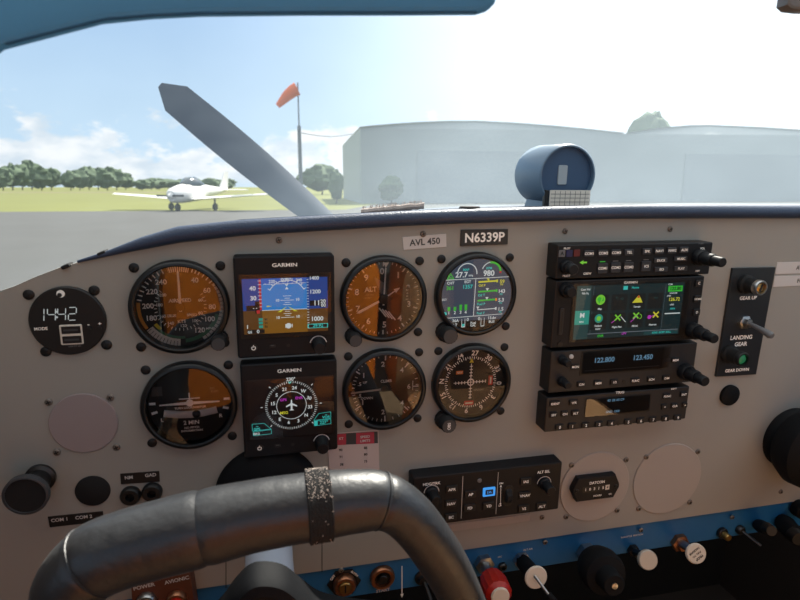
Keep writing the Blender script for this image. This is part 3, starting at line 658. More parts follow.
def cdi():
    t, f = instrument('course_deviation_indicator', 'round navigation dial with cross needles and red flags', 74.8, -88.4, 41.5, (-27, -38, 8), '123')
    m = MB()
    for i, s in enumerate(('27', '30', '33', '0', '3', '6', '9', '12', '15', 'N', '21', '24')):
        a = 6 + 30 * i; m.text(s, *pol(30.8, a), 7.4, Zf, 'white', -radians(a))
    m.ticks(24.5, 27.5, [6 + 10 * i for i in range(36)], .7, Zf, 'white'); m.ticks(25.5, 27.5, [11 + 10 * i for i in range(36)], .5, Zf, 'white')
    m.line(-18, 0, 15, 0, .8, Zf, 'white'); m.line(0, -18, 0, 20, .8, Zf, 'white')
    for i in range(-5, 6):
        if i: m.line(i * 3.2, -1.6, i * 3.2, 1.6, .9, Zf, 'white'); m.line(-1.6, i * 3.4, 1.6, i * 3.4, .9, Zf, 'white')
    m.arc(2.6, 3.8, 0, 360, Zf + .1, 'white'); m.poly([(-2.4, 21), (2.4, 21), (0, 26)], Zf + .2, 'yellow')
    m.rect(-16, 9.3, -8.6, 13, Zf, 'orange'); m.text('NAV', -12.3, 11.1, 2.8, Zf + .1, 'cream'); m.text('GPS/NAV', 9, -9, 2.8, Zf, 'grey')
    m.build('dial_marking', f)
    m = MB(); m.slab(rrect(4.6, 10, .8, 21, 1), 2, 2.6, 'red'); m.line(21, -2.6, 21, 4.6, 1.6, 2.7, 'cream'); m.build('warning_flag', t)
    m = MB(); m.slab(rrect(10, 4.8, .8, -1.5, -22), 2, 2.6, 'red'); m.line(-5.5, -22, 2.5, -22, 1.6, 2.7, 'cream'); m.build('warning_flag', t)
    m = MB(); m.text('OBS', -27, -38, 4.2, 18.8, 'white', pi / 2); m.build('knob_lettering', t)
cdi()
def eng():
    t, f = instrument('engine_monitor', 'round electronic engine display with green and white readouts', 74.9, 3.7, 41.5, (-29, -37, 8), '123')
    s = MB(); s.disc(0, 0, 36.2, 7.2, 'black', 64); s.poly([(x, y) for x, y in circ(35.6, 0, 0, 64) if y > -26.5], 7.4, 'e_night'); scr = s.build('screen', t)
    # map from the look of the screen: x 85..525 y 85..515 -> mm
    X = lambda x: (x - 307) / 441 * 72; Y = lambda y: (312 - y) / 440 * 72
    z = 7.6; m = MB()
    T = lambda tx, x, y, sz, mt='e_white', al='c': m.text(tx, X(x), Y(y), sz, z, mt, 0, al)
    m.arc(9.3, 10.2, -85, 95, z, 'e_white', X(240), Y(180)); m.arc(9.3, 10.2, -70, -10, z, 'e_white', X(390), Y(175)); m.arc(8.4, 10.4, -10, 85, z, 'e_green', X(390), Y(175)); m.arc(8.4, 10.4, 85, 98, z, 'e_red', X(390), Y(175))
    T('MAP', 232, 158, 3.2, 'e_cyan'); T('RPM', 375, 152, 3.2, 'e_cyan'); T('27.7', 205, 188, 7.2); T('inHg', 262, 192, 2.4); T('980', 375, 183, 7.6); T('CHT', 140, 235, 3.6); T('EGT', 245, 230, 3.6); T('361', 138, 265, 5.2, 'e_green'); T('1357', 245, 260, 5.2, 'e_cyan'); T('EGT', 105, 333, 2.6)
    m.line(X(110), Y(216), X(505), Y(206), .6, z, 'e_white'); m.line(X(295), Y(214), X(290), Y(436), .6, z, 'e_white'); m.line(X(95), Y(446), X(475), Y(434), .6, z, 'e_white')
    for x, n in ((135, 1), (172, 2), (208, 3), (240, 4)): m.rect(X(x - 8), Y(402), X(x + 8), Y(378 if n < 3 else 366), z, 'e_green'); T(str(n), x, 414, 4.2)
    m.disc(X(112), Y(418), 1.8, z, 'e_cyan')
    for i, (y, c, n, v) in enumerate(((233, 'e_yellow', 'Oil P', '59'), (292, 'e_green', 'Oil T', '143'), (346, 'e_green', 'Fuel P', '5.3'), (402, 'e_white', 'Fuel F', '1.5'))):
        m.line(X(312), Y(y), X(430), Y(y - 4), 1.6 if i < 3 else .8, z, c); m.rect(X(425), Y(y + 5), X(435), Y(y - 12), z + .05, 'e_orange' if i == 2 else c)
        m.poly([(X(370 + 8 * (i == 0) - 55 * (i == 3)), Y(y - 4)), (X(380 - 55 * (i == 3)), Y(y - 20)), (X(360 - 55 * (i == 3)), Y(y - 20))], z + .1, 'e_white' if i else 'e_yellow')
        T(n, 335, y + 22, 3.4, 'e_cyan' if i else 'e_yellow'); T(v, 462, y + 2, 5, 'e_white' if i else 'e_yellow'); T('PSI', 460, y + 20, 2.4, 'e_cyan' if i else 'e_yellow')
    T('36A', 178, 464, 4); T('ALT', 170, 490, 3.8); T('0', 255, 460, 4.4); T('Fuel', 290, 482, 3.4); T('GAL', 290, 498, 3); T('0', 327, 458, 4.4); T('13.6v', 408, 456, 4); T('BUS', 408, 480, 3.6)
    for x in (228, 350): m.line(X(x - 10), Y(455), X(x - 10), Y(505), .5, z, 'e_white'); m.line(X(x + 10), Y(453), X(x + 10), Y(503), .5, z, 'e_white'); m.line(X(x - 10), Y(504), X(x + 10), Y(503), .8, z, 'e_white')
    m.rect(X(220), Y(500), X(236), Y(485), z, 'e_cyan')
    m.line(X(120), Y(210), X(132), Y(172), .8, z, 'e_green'); m.line(X(132), Y(172), X(158), Y(208), .8, z, 'e_green'); m.line(X(118), Y(211), X(160), Y(208), .8, z, 'e_green'); T('C', 137, 196, 4, 'e_green')
    m.build('readout_marking', scr)
eng()
def clock():
    a = L(68, 321, 2); e0 = L(29, 321, 2); r = (L(107, 321, 2)[0] - e0[0]) / 2
    t = thing('digital_clock', 'black round digital clock with two charging sockets reading 14:42', 'clock', on_panel(a[0], a[1]))
    m = MB(); m.lathe([(r, 0), (r, 2.2), (r - 1, 3), (0, 3)], 'black', seg=56); f = m.build('case', t)
    X = lambda x: (x - 229) / 131 * r * 1.0; Y = lambda y: (305 - y) / 112 * r
    m = MB(); z = 3.15
    
    def seg7(ch, cx, cy, w, h, th=.75):
        S = {'1': 'bc', '4': 'fgbc', '2': 'abged'}[ch]; sl = .12; Q = lambda x, y: (cx + x * w / 2 + y * h / 2 * sl, cy + y * h / 2)
        G = dict(a=((-.8, 1), (.8, 1)), b=((1, .9), (1, .1)), c=((1, -.1), (1, -.9)), d=((-.8, -1), (.8, -1)), e=((-1, -.1), (-1, -.9)), f=((-1, .9), (-1, .1)), g=((-.8, 0), (.8, 0)))
        for k in S: m.line(*Q(*G[k][0]), *Q(*G[k][1]), th, z, 'e_led')
    for ch, px in (('1', 140), ('4', 178), ('4', 212), ('2', 248)): seg7(ch, X(px), Y(281), 6, 11)
    for py in (272, 290): m.disc(X(195), Y(py), .9, z, 'e_led', 10)
    m.text('MODE', X(137), Y(326), 3.6, z, 'white'); m.text('+', X(337), Y(318), 4.5, z, 'white'); m.text('-', X(298), Y(318), 5, z, 'white'); m.text('USB 5V 2A', X(243), Y(388), 2.2, z, 'grey')
    m.disc(X(217), Y(215), 3.2, z, 'white'); m.disc(X(213), Y(219), 1.8, z + .1, 'black'); m.disc(X(145), Y(342), 2.6, z, 'button'); m.build('marking', f)
    m = MB()
    m.slab(rrect(X(276) - X(199), Y(316) - Y(382), 1, X(237), Y(349)), 2.5, 4, 'cream', .5); fr = m.build('socket_frame', t)
    for y in (333, 365): m = MB(); m.slab(rrect(X(270) - X(205), 6.4, .6, X(238), Y(y)), 3.6, 4.3, 'black', .2); m.rect(X(212), Y(y) - .8, X(262), Y(y) + .8, 4.4, 'mid_grey'); m.build('socket', fr)
    for x in (300, 337): m = MB(); m.lathe([(1.8, 3), (1.6, 4.5), (0, 4.6)], 'button', X(x), Y(330), 0, 14); m.build('button', t)
    for x, y in ((108, 217), (327, 210), (140, 404), (350, 392)): screw(X(x), Y(y), t, 'screw_dark', 4.4)
clock()

# ------------------------------------------------------------------ square flight displays
def g5(name, label, u, v):
    t = thing(name, label, 'display', on_panel(u, v))
    m = MB(); m.slab(rrect(87, 92, 2.5), 0, 14, 'unit', 1.6); b = m.build('housing', t)
    m = MB(); m.text('GARMIN', 0, 37.6, 4.6, 14.2, 'white', sx=1.25); m.build('lettering', b)
    m = MB(); m.slab(rrect(80, 58, 1, 0, 1.2), 13.9, 14.3, 'black'); m.build('screen_surround', t)
    m = MB(); m.rect(-40, -28, 40, 30, 14.9, 'display_glass'); m.build('glass', t)
    m = MB(); m.lathe([(3.8, 13.5), (3.6, 15), (0, 15.2)], 'button', -29.5, -36.5, 0, 20); m.arc(1.2, 2.0, 25, 335, 15.35, 'white', -29.5, -36.5); m.rect(-29.8, -36, -29.2, -33.6, 15.4, 'white'); m.build('power_button', t)
    m = MB(); m.slab(rrect(5, 3, 1, -13, -36), 13.5, 14.8, 'button', .3); m.line(-14.5, -35.2, -11.5, -35.2, .4, 14.9, 'grey'); m.build('button', t)
    m = MB(); m.disc(1, -36, 1.6, 14.3, 'black'); m.build('light_sensor', t)
    m = MB(); m.lathe([(6.6, 13.5), (6.6, 16), (5.8, 17), (5.6, 28), (5, 29.5), (0, 29.5)], 'unit', 28, -36, 0, 30, flute=.03); m.arc(7.0, 7.9, -80, 80, 14.3, 'label_white', 28, -36); m.build('knob', t)
    return t
def pfd():
    t = g5('attitude_display', 'square black flight display showing blue sky over brown ground', -107.4, 1.2)
    X = lambda x: (x - 395) / 530 * 74; Y = lambda y: (307 - y) / 362 * 50 + 1.2
    s = MB(); z = 14.4; HZ = Y(333)
    s.rect(X(130), Y(488), X(660), HZ, z, 'e_brown'); s.rect(X(130), HZ, X(660), Y(126), z, 'e_sky'); s.rect(X(130), HZ, X(246), Y(126), z + .05, 'e_deep'); s.rect(X(528), HZ, X(660), Y(126), z + .05, 'e_deep')
    s.rect(X(130), Y(488), X(246), HZ, z + .05, 'e_umber'); s.rect(X(528), Y(488), X(660), HZ, z + .05, 'e_umber'); s.rect(X(246), Y(165), X(528), Y(126), z + .05, 'e_blue'); scr = s.build('screen', t)
    m = MB(); z = 14.55
    T = lambda tx, x, y, sz, mt='e_white': m.text(tx, X(x), Y(y), sz, z + .1, mt)
    m.line(X(246), HZ, X(528), HZ, .5, z, 'e_white')
    m.rect(X(232), Y(330), X(245), Y(128), z, 'e_red')
    for y in range(140, 330, 24): m.line(X(226), Y(y), X(246), Y(y), .5, z + .05, 'e_white')
    T('40', 193, 188, 5.4); T('30', 195, 252, 5.4)
    m.rect(X(150), Y(332), X(228), Y(298), z, 'e_black'); m.rect(X(204), Y(352), X(232), Y(272), z + .05, 'e_black'); m.rect(X(212), Y(352), X(232), Y(330), z + .06, 'e_red'); T('- -', 204, 315, 4)
    T('230°', 402, 140, 4.6); T('220', 312, 146, 3.6); T('240', 480, 142, 3.6); m.line(X(258), Y(164), X(520), Y(160), .4, z, 'e_white')
    for x in range(270, 520, 28): m.line(X(x), Y(164), X(x), Y(156), .4, z, 'e_white')
    m.arc(16.6, 17.2, -62, 62, z, 'e_white', X(404), Y(262)); m.ticks(17, 19, (-60, -45, -30, -15, 0, 15, 30, 45, 60), .6, z, 'e_white', X(404), Y(262))
    m.poly([(X(392), Y(200)), (X(414), Y(200)), (X(403), Y(182))], z, 'e_white'); m.poly([(X(392), Y(166)), (X(414), Y(166)), (X(403), Y(180))], z, 'e_white')
    for y, w in ((243, 26), (258, 16), (271, 42), (286, 16), (300, 26), (345, 16), (360, 26), (373, 16), (385, 42)): m.line(X(404 - w), Y(y), X(404 + w), Y(y), .45, z, 'e_white')
    for y, tx in ((271, '10'), (385, '10')): T(tx, 342, y, 3.4); T(tx, 468, y - 2, 3.4)
    m.poly([(X(340), Y(348)), (X(404), Y(310)), (X(362), Y(348))], z, 'e_yellow'); m.poly([(X(468), Y(346)), (X(404), Y(310)), (X(446), Y(346))], z, 'e_yellow'); m.poly([(X(275), Y(312)), (X(308), Y(306)), (X(275), Y(302))], z, 'e_yellow')
    for y in range(140, 470, 18): m.line(X(528), Y(y), X(540), Y(y), .5, z, 'e_white'); 
    T('1200', 580, 222, 5); T('1400', 575, 132, 4.4); T('1000', 590, 404, 5.6); m.rect(X(545), Y(315), X(652), Y(280), z, 'e_black'); m.rect(X(610), Y(326), X(652), Y(272), z + .04, 'e_black'); T('11', 590, 298, 6.4); T('20', 630, 288, 4.8); T('00', 632, 314, 4.4)
    m.rect(X(528), Y(466), X(660), Y(436), z, 'e_cyan'); m.rect(X(536), Y(462), X(654), Y(440), z + .05, 'e_black'); T('29.92', 595, 450, 4.2, 'e_cyan')
    for y in (392, 415, 440): m.rect(X(222), Y(y + 9), X(248), Y(y - 9), z, 'e_teal_bright'); T('kt', 268, y, 3, 'e_black')
    m.rect(X(150), Y(485), X(256), Y(458), z, 'e_black'); T('GS', 165, 474, 3.2); T('0', 216, 472, 4.6); m.disc(X(407), Y(442), 2.5, z, 'e_white'); m.line(X(390), Y(455), X(390), Y(430), .7, z, 'e_white'); m.line(X(430), Y(454), X(430), Y(430), .7, z, 'e_white'); m.line(X(152), Y(450), X(152), Y(425), .8, z, 'e_white')
    m.build('readout_marking', scr)
pfd()
def hsi():
    t = g5('heading_display', 'square black flight display showing a white compass rose', -106.1, -96.6)
    s = MB(); s.rect(-38, -27, 38, 31, 14.4, 'e_black'); scr = s.build('screen', t)
    X = lambda x: (x - 328) / 650 * 87; Y = lambda y: (257 - y) / 620 * 92
    cx, cy = X(335), Y(232); z = 14.6; m = MB()
    T = lambda tx, x, y, sz, mt='e_white', r=0: m.text(tx, X(x), Y(y), sz, z + .1, mt, r)
    m.arc(13.3, 13.8, 0, 360, z, 'e_white', cx, cy, 48); m.ticks(21.5, 24, [10 * i + 5 for i in range(36)], .45, z, 'e_white', cx, cy); m.ticks(22, 24, [10 * i for i in range(36)], .5, z, 'e_white', cx, cy)
    for i, s_ in enumerate(('24', 'W', '30', '33', 'N', '3', '6', 'E', '12', '15', 'S', '21')):
        a = 10 + 30 * i; p = pol(17.2, a); m.text(s_, cx + p[0], cy + p[1], 4.6, z, 'e_white', -radians(a) * .25 if a < 90 else 0)
    m.text('230°', cx, cy + 25.6, 4.4, z, 'e_white'); m.poly([(cx - 3, cy + 23.4), (cx + 1, cy + 23.4), (cx - 1, cy + 21.2)], z, 'e_cyan')
    m.ticks(26, 28, (45, 90, 270, 315, 135, 225), .7, z, 'e_white', cx, cy)
    T('GPS', 280, 192, 3.6, 'e_magenta'); T('ENR', 387, 186, 3.6, 'e_magenta'); T('MSG', 282, 279, 3.8, 'e_yellow')
    m.poly([(cx - .7, cy - 4.5), (cx + .7, cy - 4.5), (cx + .9, cy + 1), (cx + .5, cy + 5), (cx, cy + 6), (cx - .5, cy + 5), (cx - .9, cy + 1)], z, 'e_white'); m.poly([(cx - 5, cy - 1.6), (cx, cy + .4), (cx + 5, cy - 1.6), (cx + 5, cy - .4), (cx, cy + 2.6), (cx - 5, cy - .4)], z + .02, 'e_white'); m.poly([(cx - 2.2, cy - 5), (cx + 2.2, cy - 5), (cx, cy - 3)], z, 'e_white')
    def frame(pts):
        for i in range(len(pts)): a, b = pts[i], pts[(i + 1) % len(pts)]; m.line(X(a[0]), Y(a[1]), X(b[0]), Y(b[1]), .4, z, 'e_cyan')
    frame([(65, 338), (145, 338), (190, 380), (65, 384)]); frame([(70, 390), (192, 384), (192, 412), (70, 416)]); frame([(605, 296), (520, 302), (485, 346), (605, 342)]); frame([(487, 352), (605, 346), (605, 378), (490, 384)])
    T('GPS', 95, 374, 3.6, 'e_cyan'); T('--', 98, 352, 3.6, 'e_cyan'); T('BRG', 92, 405, 3); T('VOR', 572, 330, 3.6, 'e_cyan'); T('--', 572, 312, 3.4, 'e_cyan'); m.rect(X(487), Y(383), X(512), Y(352), z, 'e_cyan'); T('227°', 556, 365, 4.2, 'e_cyan')
    m.build('readout_marking', scr)
hsi()

# ------------------------------------------------------------------ radio stack
HS = 20
def unit(name, label, tl, tr, br, bl, cat='radio', mt='unit'):
    q = [L(x, y, HS) for x, y in (tl, tr, br, bl)]
    x0 = (q[0][0] + q[3][0]) / 2; x1 = (q[1][0] + q[2][0]) / 2; y1 = (q[0][1] + q[1][1]) / 2; y0 = (q[2][1] + q[3][1]) / 2
    t = thing(name, label, cat, on_panel((x0 + x1) / 2, (y0 + y1) / 2)); w, h = x1 - x0, y1 - y0
    m = MB(); m.slab(rrect(w, h - .6, 1.5), 0, HS, 'black', 1.0, top=mt); b = m.build('housing', t)
    print('UNIT', name, round(w), round(h), round(x0), round(y0))
    def loc(px, py, hh=HS): a = L(px, py, hh); return a[0] - (x0 + x1) / 2, a[1] - (y0 + y1) / 2
    return t, b, loc, w, h
def knob(t, loc, px, py, rings, mt='unit', hh=HS, name='knob', parent=None, flute=.04, label=None, cap=None):
    """px, py: where the knob meets its unit; rings: (radius, height) steps"""
    x, y = loc(px, py); prof = []; z = hh
    for r, h in rings: prof += [(r, z), (r, z + h - 1), (r - .7, z + h)]; z += h
    prof.append((0, z)); m = MB(); m.lathe(prof, mt, x, y, 0, 28, flute=flute)
    if cap: m.disc(x, y, rings[-1][0] * .82, z + .1, cap)
    return m.build(name, parent or t, label=label)
def button(t, x, y, w, h, txt='', size=2.6, z=HS, mt='button', ink='white', name='button', d=1.8):
    m = MB(); m.slab(rrect(w, h, .8, x, y), z - .5, z + d, mt, .5)
    if txt: m.text(txt, x, y, min(size * 1.3, w * 1.5 / len(txt)), z + d + .15, ink)
    return m.build(name, t)

def audio():
    t, b, loc, w, h = unit('audio_panel', 'slim black audio panel, topmost of the radio stack', (557, 246), (712, 241), (710.5, 273), (556, 281))
    X = lambda px, py: loc(540 + px / 4.444, 235 + py / 4.444)
    for (px, py, tx) in ((215, 82, 'COM1'), (277, 80, 'COM2'), (335, 78, 'COM3'), (393, 76, 'TEL'), (472, 72, 'SPK'), (527, 70, 'NAV1'), (583, 68, 'NAV2'), (637, 66, 'AUX')):
        x, y = X(px, py); button(t, x, y, 10, 6.2, tx, 2.8, mt='button_grey')
    for (px, py, tx) in ((275, 147, 'COM1'), (333, 144, 'COM2'), (390, 142, 'COM3'), (468, 138, 'ICS')):
        x, y = X(px, py); button(t, x, y, 10.5, 10, tx, 2.8, mt='button_grey'); m = MB(); m.rect(x - 3, y + 6, x + 3, y + 6.8, HS + .1, 'e_green' if px < 290 else 'grey'); m.build('marking', b)
    for (px, py, tx) in ((533, 112, 'DUCK'), (622, 105, 'MUSIC'), (535, 152, 'ISO'), (622, 148, 'PLAY')):
        x, y = X(px, py); button(t, x, y, 15, 5, tx, 2.6, mt='button_grey')
    for (px, py, mt, s) in ((97, 82, 'grey', 'A'), (130, 82, 'lamp_blue', ''), (163, 80, 'lamp_red', '')):
        x, y = X(px, py); m = MB(); m.slab(rrect(6.6, 6.6, .6, x, y), HS - .4, HS + .6, mt, .2); m.text(s, x, y, 5, HS + .8, 'ink') if s else 0; m.build('indicator', t)
    m = MB(); x, y = X(120, 60); m.text('PILOT', x, y, 2.6, HS + .15, 'white'); x, y = X(117, 182); m.text('PILOT', x, y, 3, HS + .15, 'white'); x, y = X(210, 172); m.text('CREW', x, y, 3, HS + .15, 'white')
    x, y = X(722, 60); m.text('VOL', x, y, 3, HS + .15, 'white'); x, y = X(715, 38); m.text('PUSH', x, y, 2.4, HS + .15, 'grey'); x, y = X(192, 122); m.poly([(x - 4, y), (x, y + 2.2), (x, y + .8), (x + 4, y + .8), (x + 4, y - .8), (x, y - .8), (x, y - 2.2)], HS + .2, 'e_lime'); x, y = X(700, 160); m.text('XMT', x, y, 2.6, HS + .15, 'white'); m.build('lettering', b)
    knob(t, loc, 566, 267, [(7, 5), (5.5, 10)]); knob(t, loc, 698, 257, [(8, 8), (6.5, 14), (5, 12)])
audio()
def navigator():
    t, b, loc, w, h = unit('touchscreen_navigator', 'large black navigator with a green icon touchscreen in the radio stack', (554, 281), (703, 275.5), (698, 340.5), (552.5, 347.5), 'navigator')
    X = lambda px, py: loc(530 + px / 4, 230 + py / 4)
    q = [X(180, 228), X(612, 205), X(598, 412), X(178, 440)]
    x0 = (q[0][0] + q[3][0]) / 2; x1 = (q[1][0] + q[2][0]) / 2; y1 = (q[0][1] + q[1][1]) / 2; y0 = (q[2][1] + q[3][1]) / 2
    m = MB(); m.slab(rrect(x1 - x0 + 12, y1 - y0 + 6, 1, (x0 + x1) / 2 + 2, (y0 + y1) / 2), HS - .2, HS + .4, 'black'); m.build('screen_surround', t)
    z = HS + .55; m = MB(); m.rect(x0, y0, x1, y1, z, 'e_navy'); W = x1 - x0; H = y1 - y0
    m.rect(x0, y0, x0 + W * .13, y1, z + .02, 'e_teal'); scr = m.build('screen', t)
    m = MB(); z += .1
    U = lambda a, c: (x0 + W * a, y1 - H * c)
    def rect(a0, c0, a1, c1, mt, dz=0): p, q_ = U(a0, c1), U(a1, c0); m.rect(*p, *q_, z + dz, mt)
    def tx(s, a, c, sz, mt='e_white'): m.text(s, *U(a, c), sz, z + .15, mt)
    rect(0, .46, .13, .72, 'e_teal_bright', .05); tx('M', .065, .55, 7); tx('MSG', .065, .67, 2.6)
    tx('Com Vol', .075, .07, 2.8); tx('Psh Sq', .075, .14, 2.8); rect(.42, .03, .46, .1, 'e_cyan', .05); tx('Home', .53, .065, 3.2, 'e_cyan')
    rect(.15, .02, .152, .9, 'e_grey'); rect(.82, .02, .822, .9, 'e_grey')
    cols = (.22, .395, .565, .735)
    for r, cy in enumerate((.33, .68)):
        for c, a in enumerate(cols): rect(a - .073, cy - .15, a + .073, cy + .15, 'e_tile', .02)
    for a, c, s in ((.22, .44, 'Map'), (.565, .43, 'Terrain'), (.22, .76, 'Default'), (.22, .82, 'NAV'), (.395, .8, 'Flight Plan'), (.565, .8, 'PROC'), (.735, .79, 'Nearest')): tx(s, a, c, 2.7)
    p = U(.22, .27); m.disc(*p, 5.2, z + .05, 'e_lime', 20); m.poly([(p[0] - 4, p[1] + 1), (p[0] - 1, p[1] - 4), (p[0] + 1, p[1] + 2), (p[0] - 2, p[1] + 3)], z + .1, 'e_green'); m.poly([(p[0] + 1, p[1] - 2), (p[0] + 4, p[1] - 1), (p[0] + 3, p[1] + 3)], z + .1, 'e_green')
    p = U(.22, .62); m.disc(*p, 4.6, z + .05, 'e_teal_bright', 20); m.disc(p[0], p[1], 2.6, z + .1, 'e_lime', 16)
    p = U(.565, .28); m.poly([(p[0] - 6, p[1] - 4), (p[0] + 6, p[1] - 4), (p[0] + 3, p[1] + 1), (p[0] + .8, p[1] + 4), (p[0] - 3, p[1] - .5)], z + .05, 'e_yellow'); m.poly([(p[0] - 1, p[1] + 1), (p[0] + .8, p[1] + 4), (p[0] + 2.4, p[1] + 1)], z + .1, 'e_red')
    p = U(.395, .26); m.text('*: -o', *p, 5, z + .05, 'e_teal'); p = U(.735, .27); m.text('~', *p, 8, z + .05, 'e_teal')
    for a, c in ((.395, .62), (.565, .6), (.755, .6)):
        p = U(a, c)
        for s in (1, -1): m.line(p[0] - 3.2, p[1] - 3 * s, p[0] + 3.2, p[1] + 3 * s, 1.5, z + .1, 'e_lime' if a < .7 else 'e_yellow')
    p = U(.44, .64); m.line(p[0] - 2, p[1] + 2, p[0] + 4, p[1] - 4, .7, z + .05, 'e_white'); p = U(.60, .62); m.arc(2, 2.7, 0, 180, z + .05, 'e_lime', *p); m.line(*U(.52, .72), *U(.58, .6), .7, z + .05, 'e_magenta'); m.line(*U(.34, .72), *U(.40, .62), .7, z + .05, 'e_magenta')
    m.disc(*U(.695, .64), 2.2, z + .1, 'e_magenta', 14); m.line(*U(.70, .64), *U(.75, .6), .8, z + .08, 'e_magenta')
    rect(.845, .06, .985, .17, 'e_green', .05); m.text('122.80', *U(.915, .115), 5, z + .2, 'e_black'); tx('126.72', .915, .32, 5, 'e_yellow'); tx('COM', .86, .03, 2.2); tx('STBY', .86, .25, 2.2); tx('UNICOM', .9, .2, 2.2); tx('GND', .9, .42, 2.2); tx('XPDR', .91, .5, 2.4, 'e_cyan'); rect(.84, .58, .99, .6, 'e_white', .05)
    rect(.13, .9, .99, .912, 'e_grey'); tx('ENR', .25, .955, 3.6, 'e_green'); tx('LPV', .47, .935, 3.4, 'e_magenta'); rect(.66, .92, .99, .985, 'e_teal', .03); tx('KFXE  KOPF  KFLL', .83, .952, 2.8, 'e_cyan')
    m.build('readout_marking', scr)
    m = MB(); m.rect(x0 - 4, y0 - 2, x1 + 8, y1 + 2, HS + 1.2, 'display_glass'); m.build('glass', t)
    m = MB(); p = X(402, 210); m.text('GARMIN', *p, 3.4, HS + .5, 'white', sx=1.2); m.build('lettering', b)
    p = X(123, 365); m = MB(); m.slab(rrect(4.6, 27, 1.2, *p), HS - .3, HS + 1.6, 'unit_grey', .4); m.slab(rrect(2, 22, .8, *p), HS + 1, HS + 2, 'black'); m.build('card_slot', t)
    p = X(120, 457); m = MB(); m.lathe([(3, HS), (3, HS + .8), (0, HS + .8)], 'black', *p, 0, 16); m.build('sensor', t)
    for (px, py, s) in ((672, 212, 'C'), (667, 275, 'HOME'), (663, 328, 'D')): p = X(px, py); button(t, *p, 8, 7, s, 2.8)
    knob(t, loc, 566, 290, [(7.5, 6), (5.5, 6)]); knob(t, loc, 692, 330, [(8.5, 9), (6.5, 12), (5, 12)])
navigator()
def comm():
    t, b, loc, w, h = unit('com_radio', 'black radio with an orange-tinted frequency display in the stack', (550.5, 350.5), (695.5, 343), (694, 384.5), (549, 391), mt='unit_grey')
    X = lambda px, py: loc(530 + px / 4, 310 + py / 4)
    q = [X(210, 168), X(530, 148), X(530, 230), X(208, 258)]; x0 = (q[0][0] + q[3][0]) / 2; x1 = (q[1][0] + q[2][0]) / 2; y1 = (q[0][1] + q[1][1]) / 2; y0 = (q[2][1] + q[3][1]) / 2
    m = MB(); m.slab(rrect(x1 - x0 + 4, y1 - y0 + 3, .8, (x0 + x1) / 2, (y0 + y1) / 2), HS - .2, HS + .5, 'black'); m.build('screen_surround', t)
    m = MB(); m.rect(x0, y0, x1, y1, HS + .6, 'face'); s = m.build('screen', t)
    m = MB(); W = x1 - x0; H = y1 - y0; m.text('122.800', x0 + W * .26, y1 - H * .42, 7.4, HS + .8, 'e_lcd'); m.text('123.450', x0 + W * .74, y1 - H * .42, 7.4, HS + .8, 'e_lcd'); m.line(x0 + 3, y0 + H * .14, x1 - 3, y0 + H * .14, .8, HS + .8, 'mid_grey'); m.build('readout_marking', s)
    m = MB(); m.rect(x0, y0, x1 + 9, y1, HS + 1.4, 'glass'); m.build('glass', t)
    for (px, py, tx) in ((178, 226, 'MON'), (578, 199, 'MEM')): button(t, *X(px, py), 8.5, 5.5, tx, 2.6)
    for (px, py, tx) in ((203, 296, 'C/N'), (270, 291, 'MEM'), (335, 287, '1/2'), (418, 281, 'FUNC'), (482, 276, 'SCN'), (543, 271, 'DIM')): button(t, *X(px, py), 9, 5.5, tx, 2.6)
    p = X(165, 186); m = MB(); m.lathe([(2.4, HS), (2.2, HS + 1), (0, HS + 1.4)], 'label_white', *p, 0, 16); m.build('lamp', t)
    p = X(375, 287); m = MB(); m.lathe([(2, HS), (2, HS + .6), (0, HS + .6)], 'black', *p, 0, 16); m.build('sensor', t)
    for px, py in ((562, 359.5), (561.5, 381)): knob(t, loc, px, py, [(5, 5), (4, 9)])
    knob(t, loc, 684, 371, [(9, 8), (7, 12), (5.5, 12)])
comm()
def xpdr():
    t, b, loc, w, h = unit('transponder', 'black transponder with a row of number keys, lowest of the stack', (546, 396.5), (688, 387), (687, 419), (545, 432.5), mt='unit_grey')
    X = lambda px, py: loc(530 + px / 4, 310 + py / 4)
    q = [X(225, 357), X(478, 342), X(476, 402), X(223, 420)]; x0 = (q[0][0] + q[3][0]) / 2; x1 = (q[1][0] + q[2][0]) / 2; y1 = (q[0][1] + q[1][1]) / 2; y0 = (q[2][1] + q[3][1]) / 2
    m = MB(); m.rect(x0, y0, x1, y1, HS + .3, 'face'); s = m.build('screen', t); W = x1 - x0; H = y1 - y0
    m = MB(); m.text('4D 2B A5 C9', x0 + W * .45, y1 - H * .15, 3.6, HS + .5, 'e_lcd'); m.text('GND  1200', x0 + W * .42, y0 + H * .12, 3.4, HS + .5, 'e_lcd'); m.build('readout_marking', s)
    m = MB(); m.rect(x0 - 1, y0 - 1, x1 + 1, y1 + 1, HS + 1.2, 'glass'); m.build('glass', t)
    m = MB(); m.text('TRIG', *X(360, 330), 3.6, HS + .2, 'white', sx=1.3); m.text('IDENT', *X(575, 315), 2.4, HS + .2, 'white'); m.build('lettering', b)
    for (px, py, tx, w_) in ((98, 373, 'IDENT', 11), (173, 369, 'VFR', 10), (92, 418, 'SBY', 8), (137, 414, 'ON', 8), (179, 411, 'ALT', 8), (545, 343, 'FUNC', 9), (612, 336, 'ENT', 8), (535, 386, '<', 7), (575, 382, 'CLR', 8), (616, 379, '>', 6)): button(t, *X(px, py), w_, 6, tx, 2.6)
    for i, px in enumerate((116, 167, 221, 274, 323)): button(t, *X(px, 467 - i * 3.8), 9, 6, str(i), 3.4)
    for i, px in enumerate((390, 440, 489, 539, 588)): button(t, *X(px, 446 - i * 4.3), 9, 6, str(i + 5), 3.4)
    m = MB(); m.lathe([(1.8, HS), (1.8, HS + .5), (0, HS + .5)], 'black', *X(352, 455), 0, 14); m.build('sensor', t)
xpdr()

